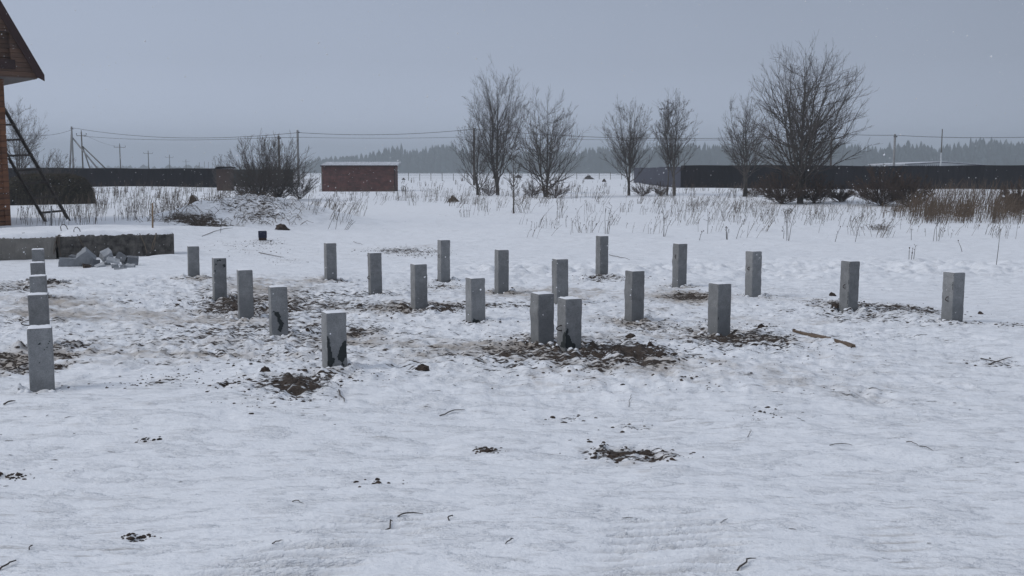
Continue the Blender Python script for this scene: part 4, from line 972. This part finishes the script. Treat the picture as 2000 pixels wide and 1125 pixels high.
# far wire fence
a = at(776, 352, 205); b_ = at(1236, 352, 205)
wf = empty('wire_fence', (a.x, 205, -.25)); tag(wf, 'low wire fence on posts far across the field in front of the forest', 'fence')
for i in range(22):
    x = (b_.x - a.x) * i / 21; MB().box((x - .05, -.05, -.2), (x + .05, .05, 1.45 + .1 * math.sin(i * 2.1))).build('post', M['wood_pole'], wf)
for zz in (.5, .95, 1.35): MB().tube([(0, 0, zz), ((b_.x - a.x) / 2, 0, zz - .03), (b_.x - a.x, 0, zz)], .012, 3).build('wire', M['cable'], wf)

# ------------------------------------------------------------------ bare trees and shrubs
def vary(d, ang, r):
    p = d.orthogonal().normalized(); p.rotate(__import__('mathutils').Quaternion(d, r.uniform(0, 2 * math.pi)))
    return (d * math.cos(ang) + p * math.sin(ang)).normalized()
def branch(mb, p, d, l, r, lev, R, up, cfg):
    n = (6, 5, 3)[min(lev, 2)]
    pts = [p.copy()]; dirs = [d.copy()]; step = l / (n - 1); q = p.copy(); dd = d.copy()
    for k in range(n - 1):
        dd = (dd + Vector((R.gauss(0, .055), R.gauss(0, .055), R.gauss(0, .04))) + Vector((0, 0, up))).normalized(); q = q + dd * step; pts.append(q.copy()); dirs.append(dd.copy())
    rads = [max(r * (1 - .8 * k / (n - 1)), cfg['rmin']) for k in range(n)]
    mb.tube([tuple(v) for v in pts], rads, 4 if lev < 1 else 3, cap=False)
    if lev >= cfg['maxlev']: return
    for k in range(cfg['cnt'][lev + 1]):
        t = R.uniform(.12, .98); i = min(int(t * (n - 1)), n - 2); f = t * (n - 1) - i
        pp = pts[i].lerp(pts[i + 1], f); ld = vary(dirs[i + 1], math.radians(R.uniform(16, 38)), R)
        if ld.z < 0: ld.z = abs(ld.z) * .3
        branch(mb, pp, ld, l * R.uniform(.35, .7) * (1.1 - .5 * t), rads[i] * .6, lev + 1, R, up, cfg)
def bare_tree(name, px, py, toppx, wpx, label, cat, group, stems=3, seed=1, trunk_r=.09, fork=.12, limbs=24, cnt=(13, 6, 2), dist=None, lean=0.0, rmin=.0036, mats=('bark', 'twig'), bulge=.46, cx=0.0, maxlev=1, attach=.5):
    R = random.Random(seed)
    p = ground(px, py) if dist is None else at(px, py, dist)
    if dist is not None: p.z = gz(p.x, p.y) - .05
    Y = p.y; H = at(px, toppx, Y).z - p.z; Wd = wpx / F * Y; cxo = cx / F * Y
    root = empty(name, tuple(p)); tag(root, label, cat, group)
    tr = MB(); crn = MB(); cfg = {'rmin': rmin, 'cnt': cnt, 'maxlev': maxlev}
    def env(zf):
        return Wd / 2 * math.sqrt(max(0.02, 1 - ((zf - bulge) / (1.04 - bulge if zf > bulge else .42)) ** 2))
    leaders = []
    for s in range(stems):
        phi = R.uniform(0, 6.28) if stems < 2 else 2 * math.pi * s / stems + R.uniform(-.6, .6)
        h = H * (1 if s == 0 else R.uniform(.80, .97)); ro = 0 if s == 0 else env(h / H) * R.uniform(.5, .9)
        w1, w2 = R.gauss(0, .008 * H), R.gauss(0, .008 * H); pts = []; n = 12
        b0 = Vector((R.uniform(-1, 1), R.uniform(-1, 1), 0)) * (trunk_r * 1.5 if fork < .08 else trunk_r * .3)
        for k in range(n):
            t = k / (n - 1); tf = max(0, (t - fork * .6) / (1 - fork * .6))
            pts.append(b0 + Vector((math.cos(phi) * ro * tf ** .85 + w1 * math.sin(t * 7 + s) + cxo * t ** 1.5 * .5 + lean * t * H, math.sin(phi) * ro * tf ** .85 + w2 * math.sin(t * 6 + 2 * s), h * t + (-.15 if k == 0 else 0))))
        r0 = .8 * trunk_r * (1 if s == 0 else R.uniform(.6, .85))
        rads = [max(r0 * (1 - t_) ** 1.05 * (1.3 if k == 0 else 1), rmin * 1.4) for k, t_ in ((k, k / (n - 1)) for k in range(n))]
        tr.tube([tuple(v) for v in pts], rads, 7, cap=False); leaders.append((pts, rads, h))
    for b in range(limbs):
        pts, rads, h = leaders[b % len(leaders)]; u = (b + R.random()) / limbs
        a = fork + (attach - fork) * u ** 1.2 + (R.uniform(0, .40) * u if attach > .3 else R.uniform(0, .2) * u)              # attach height fraction
        e_ = min(.97, max(a + .12, a * .62 + R.uniform(.16, .60) + .10)); n = len(pts)
        t = min(a * H / h, .93); i = min(int(t * (n - 1)), n - 2); f = t * (n - 1) - i; p0 = pts[i].lerp(pts[i + 1], f)
        phi = b * 2.399 + R.uniform(-.5, .5)
        rr_ = env(e_) * R.uniform(.72, 1.05); q = Vector((math.cos(phi) * rr_ + cxo, math.sin(phi) * rr_, e_ * H * R.uniform(.95, 1.02)))
        m = 8; lp = []; d0 = q - p0; wv = R.gauss(0, .03) * d0.length; mid = Vector((-d0.y, d0.x, 0)).normalized() * wv
        for k in range(m):
            t2 = k / (m - 1); o_ = Vector((d0.x * t2 ** .86, d0.y * t2 ** .86, d0.z * t2 ** 1.18)) + mid * math.sin(t2 * 3.1) + Vector((R.gauss(0, 1), R.gauss(0, 1), R.gauss(0, .6))) * .010 * d0.length * (0 < k)
            lp.append(p0 + o_)
        L_ = d0.length; r0 = min(rads[i] * .6, .0088 * L_ + .005); lr = [max(r0 * (1 - .85 * k / (m - 1)), rmin * 1.15) for k in range(m)]
        crn.tube([tuple(v) for v in lp], lr, 5, cap=False)
        for c in range(cnt[0]):
            t2 = .12 + .86 * (c + R.random()) / cnt[0]; ii = min(int(t2 * (m - 1)), m - 2); ff = t2 * (m - 1) - ii
            pp = lp[ii].lerp(lp[ii + 1], ff); dd = (lp[ii + 1] - lp[ii]).normalized(); ld = vary(dd, math.radians(R.uniform(18, 42)), R)
            if ld.z < 0: ld.z = abs(ld.z) * .4
            branch(crn, pp, ld.normalized(), max(.18, L_ * R.uniform(.16, .34) * (1.15 - .5 * t2)), lr[ii] * .6, 0, R, .05, cfg)
    for (pts, rads, h) in leaders:          # twigs along the upper leaders
        for c in range(int(16)):
            t = .35 + .64 * (c + R.random()) / 16; n = len(pts); i = min(int(t * (n - 1)), n - 2); pp = pts[i].lerp(pts[i + 1], t * (n - 1) - i)
            dd = (pts[i + 1] - pts[i]).normalized(); branch(crn, pp, vary(dd, math.radians(R.uniform(18, 40)), R), H * R.uniform(.07, .17), rads[i] * .5, 0, R, .06, cfg)
    tr.build('trunk', M[mats[0]], root, True); crn.build('crown', M[mats[1]], root)
    return root
G1 = 'bare trees along the field edge'
bare_tree('bare_tree', 935, 381, 225, 95, 'bare multi stemmed tree touching the left side of the tallest central tree', 'tree', G1, 4, 11, .08, .05, 30, cx=-6)
bare_tree('bare_tree', 972, 381, 138, 140, 'tallest bare tree of the central group, upright vase shaped crown', 'tree', G1, 6, 12, .12, .12, 56, bulge=.55)
bare_tree('bare_tree', 1066, 385, 184, 150, 'bare bushy tree with spreading low limbs, right of the tallest central one', 'tree', G1, 5, 13, .10, .06, 48, bulge=.42)
bare_tree('bare_tree', 1228, 382, 200, 118, 'bare round crowned tree beside the near end of the grey fence', 'tree', G1, 4, 14, .10, .14, 42, bulge=.5)
bare_tree('slender_tree', 1303, 382, 200, 62, 'thinner left stem of the two slender trees in front of the grey fence', 'tree', G1, 1, 15, .07, .25, 26, mats=('bark_grey', 'twig'), attach=.8)
bare_tree('slender_tree', 1317, 382, 188, 104, 'thicker right stem of the two slender trees in front of the grey fence', 'tree', G1, 3, 16, .10, .20, 36, mats=('bark_grey', 'twig'), attach=.7)
bare_tree('bare_tree', 1456, 384, 190, 120, 'bare tree just left of the largest tree, in front of the dark fence', 'tree', G1, 4, 17, .10, .18, 42, bulge=.5)
bare_tree('bare_tree', 1562, 398, 93, 248, 'largest bare tree with a wide dome of fine twigs at the right', 'tree', G1, 7, 18, .15, .12, 100, cnt=(11, 5, 2), bulge=.46, cx=8)
bare_tree('young_tree', 1003, 417, 285, 48, 'single thin sapling standing nearer than the central trees', 'tree', G1, 1, 19, .045, .2, 16, cnt=(7, 3, 2), rmin=.004, mats=('bark_grey', 'twig'), attach=.8)
bare_tree('bare_tree', 42, 378, 205, 130, 'bare tree seen through the ladder beside the house', 'tree', G1, 4, 20, .10, .2, 36, dist=88)
G2 = 'leafless bushes in the field'
SH = [(508, 393, 266, 125, 18, .05, 'big leafless bush in front of the green fence, left half of the clump'), (545, 391, 268, 120, 17, .05, 'big leafless bush beside the dark wooden pole, right half of the clump'),
 (585, 389, 325, 70, 6, .03, 'low leaning bush at the foot of the concrete pole'), (480, 394, 320, 60, 5, .03, 'low bush at the left foot of the big clump'),
 (1722, 402, 326, 120, 16, .03, 'dark brown bush in front of the dark fence, right of the largest tree'), (1775, 404, 340, 85, 12, .025, 'smaller brown bush just left of the dry reeds'),
 (1528, 398, 332, 100, 14, .03, 'brown undergrowth at the left foot of the largest tree'), (1590, 397, 338, 80, 12, .025, 'brown undergrowth at the right foot of the largest tree'), (1640, 394, 360, 50, 6, .02, 'small pale bush between the largest tree and the dark brown bush'),
 (1085, 387, 345, 60, 9, .02, 'dense little bush at the right foot of the spreading central tree'), (955, 383, 350, 40, 7, .02, 'small bush between the two left central trees'), (1040, 386, 350, 40, 5, .02, 'small bush at the left foot of the spreading central tree'),
 (1475, 384, 355, 50, 7, .02, 'small bush at the foot of the tree left of the largest'), (1255, 383, 352, 44, 6, .02, 'small bush right of the round crowned tree'), (1290, 383, 356, 30, 5, .02, 'tiny bush left of the two slender trees'),
 (75, 385, 285, 90, 9, .03, 'leafless bush rising behind the dark brush heap, near the ladder'), (115, 385, 298, 70, 8, .03, 'leafless bush at the right end behind the dark brush heap'), (1985, 415, 352, 60, 6, .03, 'bush at the right edge among the reeds'),
 (432, 375, 305, 34, 5, .02, 'small bush peeping over the brick hut')]
for i, (px, py, tp, w, st, tr, lb) in enumerate(SH):
    bare_tree('bare_shrub', px, py, tp, w * 1.15, lb, 'bush', G2, max(4, st), 60 + i, tr * .8, .02, (34 if px > 1500 else 20) + w // 3, (8, 4, 2), rmin=(.0075 if px > 1500 else .0044), mats=('shrub', 'shrub') if px > 600 else ('twig', 'twig'), dist=(100 if px == 432 else (70 if px < 200 else None)), bulge=.55, attach=.08)

# reddish brush heap near the house
def brush_heap():
    c = at(95, 392, 57); root = empty('brush_heap', (c.x, c.y, gz(c.x, c.y))); tag(root, 'dark olive brown heap of brush with a rounded right end behind the ladder', 'brush heap')
    R = random.Random(5); core = MB(); nx, ny = 48, 14; Wd = 2.55; H = 1.78
    for i in range(nx + 1):
        u = -1 + 2 * i / nx
        for j in range(ny + 1):
            t = math.pi * j / ny; e_ = max(0, 1 - abs(u) ** 5) ** .5
            core.v.append((u * Wd, -math.cos(t) * .85 * e_ * R.uniform(.9, 1.1), -.1 + math.sin(t) ** .6 * H * e_ * .93 * R.uniform(.94, 1.03)))
    for i in range(nx):
        for j in range(ny): a = i * (ny + 1) + j; core.f.append((a, a + ny + 1, a + ny + 2, a + 1))
    core.build('core', M['heap'], root)
    tw = MB()
    for _ in range(5200):
        u = R.uniform(-1, 1); t = R.uniform(.0, math.pi * .75); e_ = max(.02, 1 - abs(u) ** 5) ** .5
        p = Vector((u * Wd, -math.cos(t) * .86 * e_, math.sin(t) ** .6 * H * e_ * .95 - .05)); d = Vector((R.gauss(.2, .8), -math.cos(t) + R.gauss(0, .5), R.gauss(-.1, .6))).normalized(); l = R.uniform(.06, .22)
        s = Vector((R.gauss(0, 1), R.gauss(0, 1), R.gauss(0, 1))).normalized() * R.uniform(.006, .022)
        tw.poly([p - s, p + s, p + d * l])
    tw.build('brush', M['heap_leaf'], root)
M['heap'] = mat('heap_core', (0.045, 0.038, 0.028), .95, dark=(0.012, 0.011, 0.010), ns=3)
M['heap_leaf'] = mat('heap_brush', (0.105, 0.088, 0.055), .95, dark=(0.040, 0.030, 0.024), ns=1.2)
brush_heap()

# ------------------------------------------------------------------ weeds, reeds
def stalk(mb, p, h, lean, R, r=.006, head=True):
    d = Vector((lean + R.gauss(0, .12), R.gauss(0, .18), 1)).normalized(); k = p + d * h * .55; d2 = (d + Vector((R.gauss(.08, .14), R.gauss(0, .14), 0))).normalized(); q = k + d2 * h * .45
    mb.tube([tuple(p - Vector((0, 0, .05))), tuple(k), tuple(q)], [r, r * .85, r * .45], 3, cap=False)
    if head:
        for _ in range(R.randint(1, 4)):
            t = R.uniform(.5, 1); s = p.lerp(q, t); e_ = s + Vector((R.gauss(0, .5), R.gauss(0, .4), R.uniform(.1, .9))).normalized() * h * R.uniform(.06, .2)
            mb.tube([tuple(s), tuple(e_)], [r * .6, r * .5], 3, cap=False)
            if R.random() < .35: mb.tube([tuple(e_), tuple(e_ + Vector((0, 0, .03)))], [r * 1.3, r * 2.0], 3, cap=False)
R = random.Random(77); wd = MB()
def scatter(n, x0, x1, y0, y1, h0, h1, lean, r, mb=wd, pw=1.0, clump=.6):
    k = 0
    while k < n:
        px = R.uniform(x0, x1); py = y0 + (y1 - y0) * R.random() ** pw
        m = 1 if R.random() > clump else R.randint(3, 9)
        cl_ = R.gauss(.8, .9)
        p = at(px, py, solveY(py, -.2))
        for _ in range(m):
            x = p.x + R.gauss(0, .14 if m > 1 else 0); y = p.y + R.gauss(0, .2 if m > 1 else 0); s = sz(x, y); h = (h0 + (h1 - h0) * R.random() ** 1.5) * (1 if R.random() > .1 else 1.5)
            stalk(mb, Vector((x, y, s)), h, lean * cl_, R, r * max(1, y / 45)); k += 1
scatter(520, 880, 1500, 386, 425, .25, .75, .35, .0055); scatter(300, 1000, 1900, 415, 466, .15, .55, .35, .0045)
scatter(420, 1300, 1800, 392, 440, .25, .75, .35, .0055); scatter(300, 780, 1240, 356, 385, .3, .8, .1, .006)
scatter(120, 1240, 1520, 372, 386, .3, .8, .1, .006); scatter(260, 590, 900, 372, 392, .2, .65, .1, .0055); scatter(60, 600, 1000, 385, 405, .2, .6, .4, .005)
scatter(520, 175, 470, 372, 408, .3, .95, .05, .0065); scatter(420, 20, 345, 398, 442, .25, .8, .05, .006); scatter(120, 330, 640, 395, 430, .1, .35, .2, .006)
scatter(110, 600, 700, 400, 440, .25, .75, .45, .006); scatter(60, 1600, 2000, 430, 470, .2, .6, .3, .005); scatter(60, 900, 1100, 340, 360, .4, .9, 0, .008)
tag(wd.build('dry_weeds', M['straw']), 'dry brown weeds and grass stems poking through the snowy field', 'weeds', kind='stuff')
rd = MB()
def scat2(n, x0, x1, y0, y1, h0, h1):
    for _ in range(n):
        px = R.uniform(x0, x1); py = R.uniform(y0, y1)
        if R.random() < .25 * (1 + math.sin(px * .09 + py * .1)): continue
        p = at(px, py, solveY(py, -.2)); h = R.uniform(h0, h1); d = R.gauss(.12, .16)
        z = sz(p.x, p.y); k = p.y / 45
        rd.tube([(p.x, p.y, z - .05), (p.x + d * h * .5, p.y, z + h * .55), (p.x + d * h * 1.2, p.y + R.gauss(0, .1), z + h)], [.0075 * k, .007 * k, .004 * k], 3, cap=False)
        if R.random() < .6: rd.tube([(p.x + d * h * .4, p.y, z + h * .4), (p.x + d * h * .4 + R.gauss(.05, .12), p.y + R.gauss(0, .1), z + h * .4 + R.uniform(0, .15))], .006, 3, cap=False)
scat2(1700, 1775, 2060, 385, 436, .6, 1.15); scat2(500, 1800, 1900, 405, 436, .3, .7); scat2(500, 1930, 2060, 395, 440, .4, .9); scat2(160, 1720, 1800, 400, 425, .3, .7)
tag(rd.build('dry_reeds', M['reed']), 'thick stand of rusty brown dry reeds in front of the right fence', 'reeds', kind='stuff')
# weeds one can pick out
TALL = [(1297, 462, 412, 4), (1382, 455, 405, 0), (1437, 466, 425, 14), (1540, 470, 400, 6), (1630, 473, 432, 16), (1670, 472, 425, 0), (1830, 472, 425, 2), (1945, 520, 432, 12), (1780, 470, 440, -2), (1050, 443, 412, 10), (1106, 443, 415, 0), (1095, 415, 380, 6),
 (1186, 458, 395, 6), (640, 447, 405, 26), (655, 447, 400, 20), (672, 448, 420, 22), (430, 455, 420, 8), (505, 440, 415, 2), (1420, 468, 440, 0), (1530, 465, 440, 6), (1880, 530 - 40, 468, -14), (1775, 512, 480, 2), (1365, 470, 445, -2), (1155, 452, 425, 20)]
WL = ['weed tuft between the two farthest right hand piles, leaning a little right', 'tall straight dark stalk halfway between the second and middle right hand piles', 'slanting stalk left of the middle pile of the right hand row', 'weed tuft above and right of the middle right hand pile',
 'leaning stalk above the fourth right hand pile', 'tall upright stalk above the fourth right hand pile', 'ragged upright weed above the rightmost pile', 'long lone stalk on smooth snow right of the rightmost pile', 'short upright stalk below the left end of the reeds',
 'weed tuft with a leaning stem just right of the thin sapling', 'upright stalk between the sapling and the farthest right hand pile', 'weed close under the spreading central tree', 'thin stalk rising just above the farthest right hand pile', 'leftmost of three leaning stalks below the red brown shed',
 'middle of three leaning stalks below the red brown shed', 'rightmost of three leaning stalks below the red brown shed', 'lone stalk on the drift left of the dark pipe stub', 'stalk in front of the spoil bank above the dark pipe stub', 'short stalk above the second right hand pile',
 'short curved stalk above the middle right hand pile', 'small forked stalk low on the snow near the rightmost pile', 'short stem on clean snow between the fourth and rightmost piles', 'very short stem just above the second right hand pile', 'bent tuft left of the farthest right hand pile']
for i, (px, py, tp, ln_) in enumerate(TALL):
    p = ground(px, py); q = at(px + ln_, tp, p.y); h = q.z - p.z; mbx = MB(); RR_ = random.Random(i)
    for k in range(1 if i % 3 else 3): 
        stalk(mbx, Vector((RR_.uniform(-.05, .05) * k, 0, 0)), h * RR_.uniform(.75, 1), (q.x - p.x) / max(h, .1), RR_, .0075)
    o = mbx.build('dry_weed', M['twig'], None, loc=(p.x, p.y, p.z)); tag(o, WL[i], 'weed', 'single weed stalks in the near field')
bk = MB(); R7 = random.Random(31)
for _ in range(260):
    x = R7.uniform(-11.6, -6.6); y = R7.uniform(32.2, 35.2); z = sz(x, y); a = R7.uniform(0, 6.28); l = R7.uniform(.15, .55)
    e1 = Vector((x + math.cos(a) * l * .8, y + math.sin(a) * l * .4, z + R7.uniform(-.05, .25))); b0 = Vector((x, y, z))
    bk.tube([tuple(b0), tuple(b0.lerp(e1, .5) + Vector((0, 0, .10))), tuple(e1)], [.008, .007, .005], 3, cap=False)
tag(bk.build('bank_grass', M['straw']), 'tangled dead grass and roots hanging over the spoil bank', 'dead grass', kind='stuff')
# earth heaps in the field
def mound(px, py, w, h, label, m='soil', Y=None, snow=True):
    p = ground(px, py) if Y is None else at(px, py, Y); Y = p.y; W_ = w / F * Y; H = h / F * Y
    root = empty('earth_heap', (p.x, p.y, gz(p.x, p.y) - .03)); tag(root, label, 'earth heap', 'small earth heaps')
    R = random.Random(px)
    for nm, mt_, s, up in (('earth', m, 1, 0), ('snow_patch', 'snow', .62, H * .18)):
        if nm == 'snow_patch' and not snow: continue
        mb = MB(); nr_, na2 = 9, 26
        for i in range(nr_ + 1):
            for j in range(na2):
                q = i / nr_; t = 2 * math.pi * j / na2; r = q * W_ / 2 * s * (1 + .25 * R.uniform(-1, 1) * q)
                mb.v.append((math.cos(t) * r + (.12 * W_ if nm == 'snow_patch' else 0), math.sin(t) * r * .7 + (.08 * W_ if nm == 'snow_patch' else 0), up + H * s * (math.cos(q * math.pi / 2) ** 1.1) * (1 + .5 * R.uniform(-1, 1) * (i > 0)) - (.08 if i == nr_ else 0)))
        for i in range(nr_):
            for j in range(na2): j2 = (j + 1) % na2; mb.f.append((i * na2 + j, (i + 1) * na2 + j, (i + 1) * na2 + j2, i * na2 + j2))
        mb.build(nm, M[mt_], root, nm == 'snow_patch')
M['thatch'] = mat('dead_grass', (0.16, 0.115, 0.08), .95, dark=(0.05, 0.038, 0.03), ns=10, bump=.02, bscale=20)
mound(885, 394, 24, 10, 'small earth heap alone in the field left of the central trees', 'thatch', snow=False)
mound(966, 349, 12, 6, 'tiny far earth heap just right of the tallest central tree'); mound(1012, 347, 14, 5, 'tiny far earth heap between the sapling and the spreading tree'); mound(1150, 350, 22, 6, 'low far earth heap halfway to the round crowned tree')
mound(1180, 355, 9, 5, 'small dark heap left of the round crowned tree'); mound(788, 351, 8, 3, 'tiny dark heap just right of the shed')
for (px_, py_, n_, lb_) in ((1712, 449, 60, 'tangle of dead grass on the snow below the dark brown bush'), (888, 394, 16, 'wisp of grass on the small earth heap left of the central trees'), (1470, 829, 14, 'frozen grass wisp on the little snow hump right of centre')):
    p = ground(px_, py_); R6 = random.Random(px_); gm_ = MB(); sc6 = p.y / 40
    for _ in range(n_):
        a = R6.uniform(0, 6.28); b0 = Vector((R6.gauss(0, .22), R6.gauss(0, .1), 0)) * sc6; l = R6.uniform(.15, .5) * sc6; e1 = b0 + Vector((math.cos(a) * l * .7, math.sin(a) * l * .4, R6.uniform(.05, .25) * sc6))
        gm_.tube([tuple(b0), tuple(b0.lerp(e1, .5) + Vector((0, 0, .08 * sc6))), tuple(e1)], [.006 * sc6] * 3, 3, cap=False)
    tag(gm_.build('grass_tuft', M['straw'], None, loc=tuple(p)), lb_, 'grass tuft')
# thatch like stump on the left
p = ground(378, 405); st = empty('grass_tussock', (p.x, p.y, p.z)); tag(st, 'drooping tuft of dead grass right of the left fence end', 'grass tuft')
tf = MB(); R3 = random.Random(4)
for _ in range(150):
    a = R3.uniform(-math.pi, math.pi); l = R3.uniform(.3, .75); b_ = Vector((R3.gauss(0, .05) - .05, R3.gauss(0, .05), R3.uniform(.3, .65)))
    e_ = b_ + Vector((math.cos(a) * .25 * l / .5 + .1, math.sin(a) * .25, -b_.z * R3.uniform(.5, 1.05))); tf.tube([tuple(b_), tuple(b_.lerp(e_, .4) + Vector((0, 0, .08))), tuple(e_)], [.008, .01, .008], 3, cap=False)
tf.build('blades', M['thatch'], st); MB().tube([(-.05, 0, -.1), (-.07, 0, .72)], [.05, .02], 6).build('stem', M['twig'], st)

# ------------------------------------------------------------------ forest on the horizon
def forest():
    mb = MB(); R = random.Random(9)
    def conifer(x, y, h, w):
        b = len(mb.v); lv = 7; n = 6
        tz = []
        mb.v.append((x, y, h - .2))
        for k in range(lv):
            t = (k + 1) / lv; rr_ = w * t ** .6 * R.uniform(.8, 1.15); z = h * (1 - t * .97) 
            for j in range(n):
                a = 2 * math.pi * (j + .5 * (k % 2)) / n; q = rr_ * R.uniform(.65, 1.3)
                mb.v.append((x + math.cos(a) * q, y + math.sin(a) * q, z + R.uniform(-1, 1) - .2))
        for j in range(n): mb.f.append((b, b + 1 + j, b + 1 + (j + 1) % n))
        for k in range(lv - 1):
            for j in range(n):
                a = b + 1 + k * n; c = a + n; mb.f.append((a + j, c + j, c + (j + 1) % n, a + (j + 1) % n))
    def top(px):
        xs = [560, 620, 660, 720, 760, 850, 900, 1000, 1080, 1160, 1250, 1310, 1380, 1450, 1560, 1690, 1740, 1800, 1900, 2000, 2300]
        ys = [336, 306, 299, 297, 290, 283, 287, 293, 291, 290, 284, 280, 277, 276, 276, 279, 283, 277, 277, 274, 273]
        return float(np.interp(px, xs, ys))
    def dist(px): return float(np.interp(px, [560, 700, 1000, 1300, 2000, 2300], [1250, 1180, 1060, 960, 860, 840]))
    for row in range(5):
        px = 560 + row * 3
        while px < 2330:
            Y = dist(px) + row * 26 + R.uniform(-12, 12); p = at(px, 335, Y)
            h = (335 - top(px)) / F * Y + 1.72
            clump = math.sin(px * .043 + 1) * .06 + math.sin(px * .017) * .05
            h *= (R.uniform(.64, 1.0) + clump) * (1.06 if R.random() < .2 else 1); 
            if R.random() < .05: h *= 1.13
            conifer(p.x, Y, max(h, 2.5), R.uniform(3.6, 6.0) * (.75 if R.random() < .3 else 1))
            px += R.uniform(3.0, 8.0) * 1.1
    o = mb.build('distant_forest', M['forest']); tag(o, 'dark conifer forest fading in haze along the horizon', 'forest', kind='stuff')
M['forest'] = mat('conifer', (0.030, 0.046, 0.050), .95, dark=(0.016, 0.026, 0.030), ns=.4)
forest()
# grey scrub line far left on the horizon
mb = MB(); R4 = random.Random(8)
for _ in range(160):
    px = R4.uniform(150, 600); Y = R4.uniform(1300, 1500); p = at(px, 335, Y); h = R4.uniform(4.0, 11); w = R4.uniform(4, 9)
    n = 6; b = len(mb.v); mb.v.append((p.x, Y, h))
    for k, zz in ((0, .7), (1, .0)):
        for j in range(n): a = 2 * math.pi * j / n; q = w * R4.uniform(.7, 1.2) * (.6 if k == 0 else 1); mb.v.append((p.x + math.cos(a) * q, Y + math.sin(a) * q, h * zz * R4.uniform(.8, 1.1) - .3))
    for j in range(n): mb.f += [(b, b + 1 + j, b + 1 + (j + 1) % n), (b + 1 + j, b + 1 + n + j, b + 1 + n + (j + 1) % n, b + 1 + (j + 1) % n)]
tag(mb.build('far_scrub', M['forest']), 'barely visible scrub line in the haze at the far left horizon', 'scrub', kind='stuff')

# ------------------------------------------------------------------ falling snow
fl = MB(); R5 = random.Random(12)
for _ in range(5200):
    Y = 2.5 + 22 * R5.random() ** .8; x = R5.uniform(-.62, .62) * Y; z = R5.uniform(-.1, CAMZ + Y * .2)
    if z < trend(np.array([x]), np.array([Y]))[0] + .05: continue
    r = R5.uniform(.0014, .0034) * (1 + .03 * Y); b = len(fl.v)
    s = R5.uniform(.6, 1.4)
    fl.v += [(x + r, Y, z), (x - r, Y, z), (x, Y + r, z), (x, Y - r, z), (x + r * .4 * s, Y, z + r * s), (x, Y, z - r)]
    fl.f += [(b + q[0], b + q[1], b + q[2]) for q in ((0, 2, 4), (2, 1, 4), (1, 3, 4), (3, 0, 4), (2, 0, 5), (1, 2, 5), (3, 1, 5), (0, 3, 5))]
M['flake'] = mat('flake', (0.74, 0.75, 0.77), .9)
tag(fl.build('falling_snow', M['flake']), 'fine snowflakes drifting down over the plot', 'snowflakes', kind='stuff')

# ------------------------------------------------------------------ haze
hz = MB().box((-1900, -1900, -3), (1900, 1900, 45)); 
hm = bpy.data.materials.new('haze'); hm.use_nodes = True; t = hm.node_tree; t.nodes.clear()
o_ = t.nodes.new('ShaderNodeOutputMaterial'); pv = t.nodes.new('ShaderNodeVolumePrincipled'); t.links.new(pv.outputs[0], o_.inputs['Volume'])
pv.inputs['Color'].default_value = (0.87, 0.95, 1.0, 1); pv.inputs['Density'].default_value = 0.00092; pv.inputs['Anisotropy'].default_value = 0.0
ho = hz.build('haze', hm); tag(ho, 'pale snowy haze filling the air over the field', 'haze', kind='stuff')
